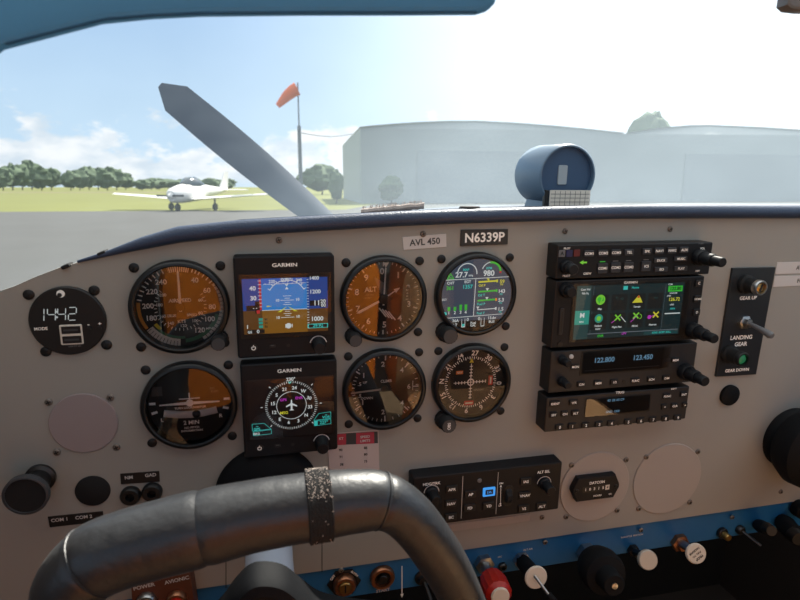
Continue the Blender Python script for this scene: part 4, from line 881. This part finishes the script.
# ------------------------------------------------------------------ autopilot controller
def autopilot():
    H0 = 17
    q = [L(413, 473.5, H0), L(561.7, 466, H0), L(558.8, 509.3, H0)]; y0b = L(454, 522.5, H0)[1]
    x0, x1 = q[0][0], (q[1][0] + q[2][0]) / 2; y1, y0 = (q[0][1] + q[1][1]) / 2, (q[2][1] + y0b) / 2; cx, cy = (x0 + x1) / 2, (y0 + y1) / 2
    t = thing('autopilot_controller', 'black autopilot control box with one blue lit key, behind the yoke', 'controller', on_panel(cx, cy))
    w, h = x1 - x0, y1 - y0; print('AP', w, h)
    m = MB(); m.slab(rrect(w, h, 2), 0, H0, 'unit', 1.4); b = m.build('housing', t)
    loc = lambda px, py: tuple(a - c for a, c in zip(L(px, py, H0), (cx, cy)))
    X = lambda px, py: loc(400 + px / 4.444, 455 + py / 4.444)
    for px, py, s in ((229, 150, 'APR'), (225, 213, 'NAV'), (225, 273, 'BC'), (312, 172, 'AP'), (308, 232, 'FD'), (392, 223, 'YD'), (557, 115, 'IAS'), (552, 177, 'VNAV'), (548, 235, 'VS'), (628, 225, 'ALT')): button(t, *X(px, py), 12.5, 8, s, 3.4, H0)
    p = X(395, 162); m = MB(); m.slab(rrect(13.5, 10, .8, *p), H0 - .4, H0 + 1.2, 'e_lvl', .3); m.slab(rrect(8.5, 5.6, .6, *p), H0, H0 + 1.5, 'black', .2); m.text('LVL', *p, 3.4, H0 + 1.7, 'e_lvl'); m.build('button', t, label='blue lit key')
    m = MB(); p = X(312, 172)
    for a, c in ((275, None), (430, None)): u, v = X(a, 105), X(a, 290 if a < 300 else 270); m.line((u[0] + v[0]) / 2, h / 2 - 4, (u[0] + v[0]) / 2, -h / 2 + 4, .5, H0 + .2, 'label_white')
    m.text('HDG/TRK', *X(140, 128), 4.2, H0 + .2, 'white'); m.text('ALT SEL', *X(638, 75), 4.2, H0 + .2, 'white'); m.text('DN', *X(450, 126), 2.8, H0 + .2, 'white'); m.text('UP', *X(444, 225), 2.8, H0 + .2, 'white'); a, c = X(448, 140), X(446, 215); m.line(*a, *c, .5, H0 + .2, 'white')
    for q_, s in ((a, 1), (c, -1)): m.poly([(q_[0] - 1.2, q_[1] - s * .4), (q_[0] + 1.2, q_[1] - s * .4), (q_[0], q_[1] + s * 2)][::s], H0 + .2, 'white')
    for px, py in ((140, 165), (640, 125)): m.arc(7.4, 8.2, -90, 90, H0 + .2, 'label_white', *X(px, py))
    a = X(312, 172); m.build('lettering', b)
    m = MB(); p = X(312, 172); m.slab(rrect(9, 4.6, .4, *p), H0 + 1.2, H0 + 1.6, 'grey'); m.slab(rrect(8, 3.8, .4, *p), H0 + 1.3, H0 + 1.8, 'button'); m.text('AP', *p, 3, H0 + 2, 'white'); m.build('key_border', t)
    p = X(353, 113); m = MB(); m.lathe([(2.4, H0), (2.2, H0 + 1), (0, H0 + 1.2)], 'grey', *p, 0, 16); m.build('light_sensor', t)
    p = X(480, 180); m = MB(); m.slab(rrect(11, 24, 5, *p), H0 - .4, H0 + .8, 'black', .3); w_ = m.build('wheel_recess', t)
    m = MB(); m.lathe([(0, -3.4), (9, -3.4), (10, -2.4), (10, 2.4), (9, 3.4), (0, 3.4)], 'black_matte', p[0], p[1], H0 - 4, 26, ry(pi / 2), flute=.06); m.build('pitch_wheel', t)
    for px, py in ((140, 165), (640, 125)): x, y = X(px, py); m = MB(); m.lathe([(6.6, H0), (6.6, H0 + 3), (5.6, H0 + 4), (5.4, H0 + 16), (4.8, H0 + 17), (0, H0 + 17)], 'unit', x, y, 0, 28, flute=.04); m.build('knob', t)
    a, c = L(457, 528), L(534, 518); m = MB(); m.slab(rrect(95, 9, .6), 0, 1.2, 'plate', .3)
    tag(m.build('blank_strip', mtx=on_panel((a[0] + c[0]) / 2 - 8, (a[1] + c[1]) / 2 + 2)), 'pale blank metal strip below the autopilot controller', 'strip')
autopilot()

# ------------------------------------------------------------------ plates, labels and small panel things
def cover(name, label, px, py, x0, x1, mt, scr, smt='screw_grey', cat='cover', z=1.4):
    u, v = L(px, py); r = (L(x1, py)[0] - L(x0, py)[0]) / 2
    t = thing(name, label, cat, on_panel(u, v)); m = MB(); m.lathe([(r, 0), (r, z - .5), (r - .6, z), (0, z)], mt, seg=56); m.build('disc', t)
    for x, y in scr: a = L(x, y); screw(a[0] - u, a[1] - v, t, smt, 3.2)
    return t, r
cover('blank_cover', 'round lilac-grey cover plate below the digital clock', 84, 423, 49, 119, 'lilac_plate', ((48.8, 402), (110.5, 397.5), (57, 452), (116.7, 447)))
cover('blank_cover', 'empty round beige cover plate right of the hour meter', 667, 478.7, 634, 700, 'plate', ((646, 457), (697.6, 451.5), (638.5, 508.4), (689.5, 502)))
def hobbs():
    t, r = cover('hour_meter', 'black hour meter on a round beige plate right of the autopilot controller', 594.7, 486.5, 561, 628.4, 'plate', ((571.5, 465), (626, 459.6), (566, 516.5), (617, 510)), cat='meter')
    u, v = L(594.7, 486.5); a = L(572.5, 490, 8); b = L(619, 486, 8); w = b[0] - a[0]; cx, cy = (a[0] + b[0]) / 2 - u, (a[1] + b[1]) / 2 - v; h = 29
    o = [(w / 2, 2), (w / 2 - 6, h / 2), (-w / 2 + 6, h / 2), (-w / 2, 2), (-w / 2, -2), (-w / 2 + 6, -h / 2), (w / 2 - 6, -h / 2), (w / 2, -2)]
    m = MB(); m.slab([(x + cx, y + cy) for x, y in o], 1, 9, 'unit', 1.5); c = m.build('case', t)
    m = MB(); m.text('DATCON', cx, cy + 7.4, 4.4, 9.2, 'white'); m.rect(cx - 17, cy - 3.6, cx + 17, cy + 3.6, 9.1, 'black')
    for i in range(6): m.text('10315'[i] if i < 5 else '', cx - 13.5 + i * 5.4, cy, 4.6, 9.3, 'white')
    m.rect(cx + 11, cy - 3, cx + 16, cy + 3, 9.2, 'cream'); m.text('4', cx + 13.5, cy, 4.4, 9.4, 'ink'); m.text('HOURS', cx + 2, cy - 9, 3, 9.2, 'white'); m.text('DC', cx + 18, cy - 9, 2.6, 9.2, 'white'); m.build('lettering', c)
    for s in (-1, 1): screw(cx + s * (w / 2 - 5), cy, t, 'screw_dark', 2.4, 8)
hobbs()
def disc(name, label, px, py, rpx, mt, cat, h=1.5):
    u, v = L(px, py); r = (L(px + rpx, py)[0] - L(px - rpx, py)[0]) / 2
    m = MB(); m.lathe([(r, 0), (r, h - .5), (r - .8, h), (0, h)], mt, seg=40); tag(m.build(name, mtx=on_panel(u, v)), label, cat)
disc('blanking_plug', 'flat black blanking plug right of the round air vent', 93, 490.5, 18, 'black_matte', 'plug'); disc('blanking_plug', 'round black plug below the landing gear placard', 728.5, 394.6, 8.8, 'rubber', 'plug', 4)
def sign(name, label, cat, corners, mt, texts, z=1.0, r=.6):
    q = [L(*c) for c in corners]; c = (sum(a[0] for a in q) / 4, sum(a[1] for a in q) / 4)
    t = thing(name, label, cat, on_panel(*c)); m = MB(); o = [(a[0] - c[0], a[1] - c[1]) for a in q]
    m.slab(o, 0, z, mt, .3); p = m.build('plate', t); m = MB()
    for s, px, py, sz, ink, *rot in texts: a = L(px, py); m = MB(); m.text(s, a[0] - c[0], a[1] - c[1], sz, z + .15, ink, rot[0] if rot else 0); m.build('lettering', p)
    return t, c, p
sign('registration_plate', 'dark plate lettered N6339P at the top of the panel', 'plate', ((460, 246), (507.2, 244.2), (507.6, 229), (460.6, 229.6)), 'plate_dark', (('N6339P', 484, 237.6, 12.4, 'white', .02),), 1.5)
sign('fuel_label', 'white label lettered AVL 450 above the altimeter', 'label', ((403.4, 250), (446.4, 246.8), (446, 233.8), (402.4, 237)), 'label_white', (('AVL 450', 424.8, 242, 8.4, 'mid_grey', .06),), .6)
sign('warning_label', 'upper white label strip at the right end of the panel', 'label', ((775, 274), (812, 273), (813, 261.5), (777, 262.2)), 'label_white', (('AVOID', 803, 267.6, 6.5, 'mid_grey'),), .6)
sign('warning_label', 'lower white label strip at the right end of the panel', 'label', ((772.6, 287), (810, 285), (812, 275), (774.6, 276)), 'label_white', (('FOR', 801, 280.8, 6.5, 'mid_grey'),), .6)
sign('jack_label', 'black label lettered NM and GAD above two small jacks', 'label', ((121, 484), (160, 481.4), (159.3, 470.8), (120.3, 473.6)), 'black', (('NM', 129, 477.2, 4.6, 'label_white'), ('GAD', 150.8, 474.7, 4.6, 'label_white')), .8)
sign('jack_label', 'black label lettered COM 1 partly hidden by the yoke grip', 'label', ((50, 527), (104, 521), (103, 511), (48, 516.5)), 'black', (('COM 1', 60, 519.3, 4.6, 'label_white'), ('COM 2', 84, 516.6, 4.6, 'label_white')), .8)
for i, (px, py) in enumerate(((131, 494.5), (152.5, 491))):
    u, v = L(px, py); t = thing('headset_jack', ('left black jack below the NM lettering', 'right black jack below the GAD lettering')[i], 'jack', on_panel(u, v))
    m = MB(); m.ringlathe([(9, 0), (9, 4), (7.5, 6), (4, 6), (3.4, 1), (3.4, 0)], 'black', 28); m.build('collar', t); m = MB(); m.disc(0, 0, 3.6, 1.5, 'void'); m.build('socket', t)
def speed_card():
    t, c, p = sign('speed_card', 'paper card with pink headings tucked below the lower display', 'card', ((329.5, 472), (379.3, 470), (378.2, 429.5), (326.5, 434)), 'paper', (), .7)
    m = MB(); z = .85
    def quad(pts, mt, zz=z): m.poly([(a[0] - c[0], a[1] - c[1]) for a in (L(*q) for q in pts)], zz, mt)
    quad([(328, 445), (377.8, 442.8), (377.5, 431), (327, 434)], 'mid_grey'); quad([(330, 445), (346, 444.3), (346, 433.3), (330, 434.2)], 'pink', z + .1); quad([(356, 443.8), (374, 443), (374, 431.6), (356, 432.7)], 'pink', z + .1)
    for s, x, y, mt in (('KT', 341, 438.2, 'label_white'), ('SPEED', 365, 436.4, 'label_white'), ('LIMITS', 365, 440.4, 'label_white'), ('90', 340.6, 449.6, 'ink'), ('85', 365.5, 447.4, 'ink'), ('71', 341, 456.6, 'ink'), ('80', 365.5, 454, 'ink'), ('78', 341.5, 464.2, 'ink'), ('75', 365.5, 461, 'ink')): a = L(x, y); m.text(s, a[0] - c[0], a[1] - c[1], 3.6, z + .2, mt)
    m.build('printing', p)
speed_card()
def gear():
    t, c, p = sign('landing_gear_placard', 'tall dark placard lettered LANDING GEAR with lamps and a toggle', 'placard', ((714.3, 376), (754, 373.6), (773.5, 267), (731, 267.8)), 'plate_dark',
                   (('GEAR UP', 746, 297.5, 5.6, 'white'), ('LANDING', 739.2, 336.8, 6.6, 'white'), ('GEAR', 738.6, 343.4, 6.6, 'white'), ('GEAR DOWN', 735, 369.3, 5.2, 'white')), 3)
    for px, py, ring, lens, nm in ((745, 284, 'steel', 'brass', 'gear_up_lamp'), (728, 353.5, 'black', 'e_lamp_green', 'gear_down_lamp')):
        a = L(px, py, 3); x, y = a[0] - c[0], a[1] - c[1]
        m = MB(); m.lathe([(10.5, 3), (10.5, 7), (8.4, 9), (8.2, 22)], 'black_matte', x, y, 0, 28, flute=.03); m.ringlathe([(8.4, 20), (8.4, 24), (7.4, 25.5), (6, 25.5), (5.6, 22), (5.6, 20)], ring, 28, x, y); lp = m.build(nm, t)
        m = MB(); m.lathe([(5.8, 22), (4.6, 23.6), (2, 24.6), (0, 24.8)], lens, x, y, 0, 20)
        if ring == 'steel': m.line(x - 1, y - 4, x + 1, y + 4, 2.2, 25, 'ink')
        m.build('lens', lp)
    a = L(744, 322, 3); x, y = a[0] - c[0], a[1] - c[1]
    m = MB(); m.lathe([(8, 3), (8, 5.5), (5.4, 6.2), (5, 11), (0, 11.5)], 'steel', x, y, 0, 6); sw = m.build('gear_toggle', t)
    m = MB(); m.tube([(x, y, 10), (x + 2, y - 2, 22), (x + 5, y - 6, 34), (x + 5.5, y - 6.6, 37)], [2.2, 2.6, 4.2, 3], 'grey', 16); m.build('lever', sw)
gear()
def vent():
    u, v = L(41, 477); t = thing('air_vent', 'round black air vent with a grey rim at the left end of the panel', 'vent', on_panel(u, v)); H = 34
    a = L(25.3, 496, H); e = L(49, 496, H); r = e[0] - a[0]
    m = MB(); m.lathe([(r * .72, 0), (r * .72, 3), (r * .56, 5), (r * .52, H - 8), (r * .8, H - 4)], 'dark_steel', seg=36); m.build('stem', t)
    dx, dy = (a[0] - u), (a[1] - v)
    m = MB(); m.ringlathe([(r, H - 5), (r, H), (r - .8, H + .6), (r - 2, H + .6), (r - 3, H - 5)], 'mid_grey', 48, dx, dy); m.build('rim', t)
    m = MB(); m.lathe([(r - 2, H - 9), (r - 2, H - .5), (0, H - .5)], 'black_matte', dx, dy, 0, 40); m.build('face', t)
vent()

# ------------------------------------------------------------------ blue sub-panel with engine controls
def subpanel():
    x0, x1 = -470, 600; d = 40
    pts = [(x0, bottom_v(x0) - d), (x1, bottom_v(x1) - d), (x1, bottom_v(x1) + 3), (x0, bottom_v(x0) + 3)]
    t = thing('sub_panel', 'blue painted lower sub-panel strip carrying the engine controls', 'panel', P)
    m = MB(); m.slab(pts, -7, -3.2, 'blue_paint', .8); p = m.build('strip', t)
    m = MB(); z = -3.0
    for x, y, s, sz in ((433, 567.5, 'FUEL PUMP', 3.2), (383, 590.5, 'START', 5.2), (500, 557, 'MIC', 3), (528, 549.5, 'ALT AIR', 3.2), (632, 536, 'THROTTLE  FRICTION', 3)): a = L(x, y, -3); m.text(s, *a, sz, z, 'label_white', .02)
    a, b = L(402, 566, -3), L(402, 597, -3); m.line(*a, *b, 1.0, z, 'white'); m.poly([(b[0] - 2, b[1] + 4), (b[0], b[1] - 1), (b[0] + 2, b[1] + 4)], z, 'white'); m.build('lettering', p)
subpanel()
HB = -3.2
def ctl(name, label, cat, px, py): u, v = L(px, py, HB); return thing(name, label, cat, on_panel(u, v, HB))
def tip(px, py, h, base): a = L(px, py, h + HB); b = L(*base, HB); return a[0] - b[0], a[1] - b[1]
def controls():
    # ignition
    t = ctl('ignition_switch', 'brass ignition key switch on a black six-sided plate', 'switch', 344, 582)
    m = MB(); m.slab([(18 * cos(a), 18 * sin(a) * .95) for a in (radians(x) for x in (0, 60, 120, 180, 240, 300))], 0, 2, 'black', .6); pl = m.build('plate', t); m = MB(); m.text('OFF', -12, 9, 4, 2.2, 'white', .9); m.text('BOTH', 11, 10, 3.6, 2.2, 'white', -.8); m.build('lettering', pl)
    m = MB(); m.ringlathe([(12, 2), (12, 7), (10.5, 9), (7.5, 9), (7, 5), (7, 2)], 'copper', 32); m.build('collar', t); m = MB(); m.lathe([(7, 2), (7, 10), (6, 11), (0, 11)], 'brass', seg=28); m.line(0, -4.5, 0, 4.5, 1.6, 11.2, 'ink'); m.build('key_barrel', t)
    # start
    t = ctl('start_button', 'round copper start button in a red rim above the lettering START', 'button', 382, 576)
    m = MB(); m.ringlathe([(13.5, 0), (13.5, 4), (12, 6), (9, 6), (8.4, 2), (8.4, 0)], 'copper', 36); m.build('rim', t); m = MB(); m.lathe([(8.4, 0), (8.4, 3), (5, 3), (5, 6.5), (4.4, 7), (0, 7)], 'dark_steel', seg=28); m.build('push_button', t)
    # toggle
    t = ctl('toggle_switch', 'black toggle switch right of the white arrow line', 'switch', 422, 577)
    m = MB(); m.lathe([(8.5, 0), (8.5, 2.5), (6, 4), (5, 8), (0, 8.5)], 'black', seg=28); m.build('bushing', t); m = MB(); m.tube([(0, 0, 6), (3, -9, 14), (6, -20, 24)], [2, 2.4, 3.2], 'black', 12); m.build('lever', t)
    # red mixture knob
    t = ctl('mixture_control', 'red push-pull knob with a pale end, beside the yoke rim', 'control', 483, 562)
    x, y = tip(500, 596, 62, (483, 562))
    m = MB(); m.lathe([(11, 0), (11, 7), (7, 8), (6, 16)], 'steel', seg=6); m.build('nut', t); m = MB(); m.tube([(0, 0, 4), (x, y, 55)], 5, 'steel', 16); m.build('shaft', t)
    q = Vector((x, y, 62)).normalized().to_track_quat('Z', 'Y').to_matrix().to_4x4()
    m = MB(); m.lathe([(6, -34), (13, -30), (15, -18), (14, -4), (10, 0)], 'knob_red', x, y, 62, 28, q, flute=.05); m.build('knob', t, label='red knob'); m = MB(); m.lathe([(9.6, -2), (9.6, 1.5), (8.6, 2.5), (0, 2.5)], 'knob_white', x, y, 62, 28, q); m.build('end_cap', t)
    # jack
    t = ctl('microphone_jack', 'small round metal jack in the blue sub-panel', 'jack', 502, 566); m = MB(); m.ringlathe([(5.2, 0), (5.2, 3), (4, 4.4), (2.4, 4.4), (2, 0)], 'dark_steel', 24); m.build('collar', t); m = MB(); m.disc(0, 0, 2.4, 2.5, 'void'); m.build('socket', t)
    def pull(name, label, base, tipp, H, rod, rk, mt, hk, nut='steel', nr=9, txt=None, nutseg=6, sl='steel'):
        t = ctl(name, label, 'control', *base); x, y = tip(*tipp, H, base); q = Vector((x, y, H)).normalized().to_track_quat('Z', 'Y').to_matrix().to_4x4()
        m = MB(); m.lathe([(nr, 0), (nr, 6), (nr * .7, 7), (nr * .6, 12)], nut, seg=nutseg); m.build('nut', t)
        m = MB(); m.tube([(0, 0, 3), (x, y, H - hk)], rod, sl, 16); m.build('shaft', t)
        m = MB(); m.lathe([(rk * .7, -hk), (rk, -hk + 2), (rk, -1.2), (rk - 1, 0), (0, 0)], mt, x, y, H, 32, q)
        if txt: g = [tuple(q @ Vector(v) + Vector((x, y, H))) for v in ()]
        m.build('knob', t); return t, x, y, q
    t, x, y, q = pull('alternate_air_control', 'white disc knob with a slotted rod in front, on a black shaft', (521, 559), (536.5, 578), 42, 8.5, 12.5, 'knob_white', 4, nr=10, sl='rubber')
    m = MB(); m.tube([(x - 3, y + 4, 43), (x + 6, y - 8, 58)], 1.6, 'steel', 10); m.tube([(x + 6, y - 8, 58), (x + 30, y - 34, 84)], 3.6, 'rubber', 12); m.build('locking_rod', t)
    # throttle
    t = ctl('throttle', 'large black barrel-shaped throttle knob with a screw in its end', 'control', 585, 551); x, y = tip(607, 577, 58, (585, 551)); q = Vector((x, y, 58)).normalized().to_track_quat('Z', 'Y').to_matrix().to_4x4()
    m = MB(); m.lathe([(12, 0), (12, 8), (8, 9), (7, 14)], 'steel', seg=6); m.build('nut', t); m = MB(); m.tube([(0, 0, 4), (x, y, 40)], 7, 'black', 16); m.build('shaft', t)
    m = MB(); m.lathe([(10, -34), (21, -30), (24, -20), (24, -9), (21.5, -2), (13, 0), (12, 2), (12, 16), (10.5, 18), (0, 18)], 'rubber', x, y, 58, 36, q); m.build('knob', t); m = MB(); m.lathe([(3.2, 18), (3.2, 19.4), (0, 19.8)], 'steel', x, y, 58, 18, q); m.build('end_screw', t)
    pull('carburettor_heat_control', 'polished silver disc knob right of the throttle', (632, 549), (648.5, 560.5), 40, 4, 11, 'silver', 7, 'black', 7, sl='black')
    t, x, y, q = pull('propeller_control', 'pale lettered disc knob on a metal shaft at the sub-panel centre', (678, 541), (696.5, 554), 42, 5, 11.5, 'knob_white', 5, 'copper', 11)
    m = MB(); m.text('PROP', 0, 5, 4, .25, 'ink'); m.text('PULL TO', 0, .5, 3, .25, 'ink'); m.text('DECREASE', 0, -4, 3, .25, 'ink'); m.v = [tuple(q @ Vector(v) + Vector((x, y, 42))) for v in m.v]; m.build('lettering', t)
    t = ctl('push_button', 'small brass push button on the right of the blue strip', 'button', 721, 532); m = MB(); m.lathe([(7, 0), (7, 4), (6, 5)], 'black', seg=28); m.build('collar', t); m = MB(); m.lathe([(4.4, 3), (4.4, 12), (3.8, 13), (0, 13)], 'brass', seg=24); m.build('plunger', t)
    t = ctl('lever_switch', 'dark metal lever switch right of the small brass button', 'switch', 739, 529); m = MB(); m.lathe([(6, 0), (6, 4), (4.5, 6), (0, 6)], 'dark_steel', seg=24); m.build('bushing', t); m = MB(); m.tube([(0, 0, 5), (5, -4, 14), (11, -9, 24)], [2, 2.4, 2], 'dark_steel', 12); m.build('lever', t)
    for px, py, tx, ty, lab, r in ((757, 524.5, 768, 529, 'black ribbed knob on the blue strip, right of the lever switch', 9), (781, 520, 795, 535, 'largest black knob at the right end of the blue strip', 13)):
        t = ctl('push_pull_control', lab, 'knob', px, py); x, y = tip(tx, ty, 30, (px, py)); m = MB(); m.tube([(0, 0, 0), (x * .3, y * .3, 10), (x, y, 30)], [r * .7, r * .9, r * .8], 'rubber', 20); m.build('body', t); m = MB(); m.tube([(x, y, 28), (x * 1.2, y * 1.2, 38)], [r * .8, r * .65], 'black', 20); m.build('cap', t)
    u, v = L(797, 507); t = thing('push_pull_control', 'black knob on the grey panel above the right end of the blue strip', 'knob', on_panel(u, v)); m = MB(); m.lathe([(11, 0), (11, 10), (8, 12), (8, 18)], 'rubber', seg=28); m.build('body', t); m = MB(); m.lathe([(10, 18), (10, 30), (8, 32), (0, 32)], 'black', seg=28, flute=.05); m.build('cap', t)
controls()

# ------------------------------------------------------------------ lit switches under the left of the yoke
def power_switches():
    q = [L(x, y, 20) for x, y in ((133, 625), (196, 615), (190, 572.5), (131, 586))]; c = (sum(a[0] for a in q) / 4, sum(a[1] for a in q) / 4)
    t = thing('power_switch_box', 'brown switch box with a red button showing under the left of the yoke', 'switch', on_panel(c[0], c[1], 0)); o = [(a[0] - c[0], a[1] - c[1]) for a in q]
    m = MB(); m.slab(o, 0, 20, 'box_brown', 1); b = m.build('box', t)
    f = lambda px, py, h=20: tuple(a - k for a, k in zip(L(px, py, h), c))
    m = MB(); m.text('POWER', *f(144, 586.5), 5.4, 20.3, 'label_white', .12); m.text('AVIONIC', *f(177, 580), 5.4, 20.3, 'label_white', .12); m.build('lettering', b)
    for px, py, mt in ((147, 600, 'steel'), (177, 598, 'red')):
        x, y = f(px, py); m = MB(); m.ringlathe([(9, 19), (9, 24), (7.6, 26), (5.6, 26), (5, 20)], 'copper' if mt == 'red' else 'steel', 30, x, y); r = m.build('button_ring', t); m = MB(); m.lathe([(5.6, 19), (5.6, 25), (0, 26)], mt, x, y, 0, 24); m.build('button', r)
mat('box_brown', '5a3020', .5)
power_switches()

# ------------------------------------------------------------------ yokes
def catmull(p, n=8):
    out = []; q = [p[0]] + list(p) + [p[-1]]
    for i in range(1, len(q) - 2):
        for k in range(n):
            t = k / n; out.append(tuple(.5 * (2 * q[i][j] + (q[i + 1][j] - q[i - 1][j]) * t + (2 * q[i - 1][j] - 5 * q[i][j] + 4 * q[i + 1][j] - q[i + 2][j]) * t * t + (3 * q[i][j] - q[i - 1][j] - 3 * q[i + 1][j] + q[i + 2][j]) * t ** 3) for j in range(len(p[0]))))
    out.append(tuple(p[-1])); return out
def yoke():
    HY = 220
    u, v = L(268, 492)
    t = thing('control_yoke', 'leather-wrapped control yoke in the foreground in front of the panel', 'yoke', on_panel(u, v))
    ctr = [(78, 660, 18, 205), (68, 625, 18.5, 212), (70, 590, 19, 220), (92, 563, 20.2, 220), (122, 549.5, 20.4, 220), (160, 538.5, 20.6, 220), (203, 527.5, 20.8, 220), (260, 514.5, 19.8, 220), (318, 505.5, 19.2, 220), (355, 501, 18.2, 220), (382, 501, 16.8, 220), (406, 514, 15.6, 220), (432, 545, 15.4, 218), (456, 586, 15, 212), (478, 640, 14.4, 204), (486, 690, 14, 196)]
    cps = []
    for px, py, r, h in ctr: a = L(px, py, h); cps.append((a[0] - u, a[1] - v, h, r))
    def seg(i0, i1, name, mt, grow=0.0, parent=None, label=None, wav=.25):
        c = catmull(cps[max(0, i0 - 1):i1 + 2], 10); s0 = 10 * (i0 - max(0, i0 - 1)); s1 = s0 + 10 * (i1 - i0); c = c[s0:s1 + 1]
        n = len(c); rad = []
        for i, q in enumerate(c):
            e = min(i, n - 1 - i); rad.append(q[3] + grow - (.9 if e == 0 else (.25 if e == 1 else 0)) + wav * noise.noise(Vector((q[0] * .05, q[1] * .05, 3))))
        m = MB(); m.tube([q[:3] for q in c], rad, mt, 36); return m.build(name, parent or t, label=label)
    rim = seg(0, len(cps) - 1, 'rim', 'rubber', -1.4)
    w1 = seg(0, 3, 'leather_wrap', 'leather'); w2 = seg(3, 6, 'leather_wrap', 'leather', .3); w3 = seg(6, 10, 'leather_wrap', 'leather', .1); w4 = seg(10, len(cps) - 1, 'leather_wrap', 'leather')
    def band(i, f0, f1, grow, name, mt, parent=t, label=None):
        c = catmull(cps[i - 1:i + 3], 40)[40:81]; c = c[int(f0 * 40):int(f1 * 40) + 1]
        n = len(c); m = MB(); m.tube([q[:3] for q in c], [q[3] + grow - (1.2 if j in (0, n - 1) else 0) for j, q in enumerate(c)], mt, 40); return m.build(name, parent, label=label), c
    band(3, -.0, .12, .6, 'collar', 'leather'); band(9, .90, 1.0, .5, 'seam_band', 'leather')
    b, c = band(7, .78, 1.0, 1.6, 'velcro_strap', 'velcro', label='speckled black hook strap'); b2, c2 = band(8, 0, .30, 1.6, 'velcro_strap', 'velcro')
    bpy.data.objects.remove(b2); bpy.data.objects.remove(b)
    c = c + c2[1:]; n = len(c); m = MB(); m.tube([q[:3] for q in c], [q[3] + 1.8 - (1.6 if j in (0, n - 1) else .35 * random.random()) for j, q in enumerate(c)], 'velcro', 40); st = m.build('velcro_strap', t, label='speckled black hook-and-loop strap')
    m = MB()
    for i in range(210):
        q = c[random.randrange(1, n - 1)]; p = Vector(q[:3]); tn = (Vector(c[-1][:3]) - Vector(c[0][:3])).normalized(); aa = tn.cross(Vector((0, 0, 1))).normalized(); bb = aa.cross(tn); w = random.uniform(.3, pi - .3)
        d = (-aa * cos(w) + bb * sin(w)); d = (d if random.random() < .15 else (Vector((0, 1, 0)) * .8 + Vector((0, 0, 1)) * random.uniform(-.6, .9))); d = (d - tn * d.dot(tn)).normalized()
        o = p + d * (q[3] + 1.9) + tn * random.uniform(-.6, .6); m.box(o.x, o.y, o.z, .5 * random.random() + .2, .35, .35, 'fleck')
    m.build('lint', st)['kind'] = 'stuff'
    # hub, arms, shaft and boot
    hub = [(150, 700), (420, 700), (470, 660), (468, 640), (400, 606), (345, 597), (318, 590), (300, 577), (284, 565), (266, 561), (250, 564), (236, 577), (218, 600), (190, 618), (110, 640), (108, 662)]
    o = []
    for px, py in hub: a = L(px, py, 176); o.append((a[0] - u, a[1] - v))
    o = catmull(o, 5); m = MB(); m.slab(o, 176, 200, 'rubber', 8); m.build('hub', t)
    m = MB(); m.lathe([(19, 3), (19, 195)], 'brushed', seg=40); m.build('shaft', t)
    m = MB(); m.lathe([(50, 0), (50, 3), (48, 7), (40, 12), (28, 15), (21, 16), (20, 22), (19.2, 22)], 'rubber', seg=56); m.build('boot', t)
yoke()
def yoke2():
    u, v = L(789, 437); t = thing('control_yoke', 'black hub of the second yoke at the right edge of the panel', 'yoke', on_panel(u, v))
    m = MB(); m.lathe([(38, 0), (38, 3), (36, 7), (30, 12), (28, 15), (20, 16)], 'rubber', seg=48); m.build('boot', t)
    m = MB(); m.lathe([(19, 3), (19, 180)], 'rubber', seg=36); m.build('shaft', t)
    m = MB(); m.lathe([(28, 12), (43, 16), (48, 28), (46, 42), (34, 52), (20, 54)], 'rubber', seg=40); m.build('collar', t)
yoke2()

# ------------------------------------------------------------------ unseen seats added to tint the dial reflections and bounce light on the panel
def seat(u, label, name='unseen_pilot_seat', lm='reflected_orange'):
    t = thing(name, label, 'seat', on_panel(u, -700, 560))
    m = MB(); m.slab(rrect(460, 440, 60, 0, 0, 6), 0, 130, 'seat_cloth' if lm == 'reflected_orange' else lm, 40); m.v = [(x, z + 180, y - 30) for x, y, z in m.v]; m.build('cushion', t)
    m = MB(); m.slab(rrect(470, 480, 110, 0, 0, 8), 0, 110, lm, 35); Rm = rx(radians(-14)); m.v = [tuple(Rm @ Vector((x, y, -z))) for x, y, z in m.v]; m.v = [(x, y + 455, 300 + z) for x, y, z in m.v]; m.build('backrest', t)
    for sx in (-1, 1):
        m = MB(); m.slab(rrect(46, 420, 4), 0, 3, 'black_matte'); m.v = [tuple(Rm @ Vector((x + sx * (70 + y * .12), y - 10, -z - 112))) for x, y, z in m.v]; m.v = [(x, y + 455, 300 + z) for x, y, z in m.v]; m.build('reflection_break_strap', t)  # dark straps added to break the dial reflection into patches
    m = MB(); m.box(0, 80, 40, 380, 200, 380, 'black_matte'); m.build('pedestal', t)
seat(-108, 'tan leather seat in front of the nearer yoke, mirrored in the dials'); seat(400, 'pale tan seat in front of the second yoke', 'unseen_copilot_seat', 'bounce_tan')
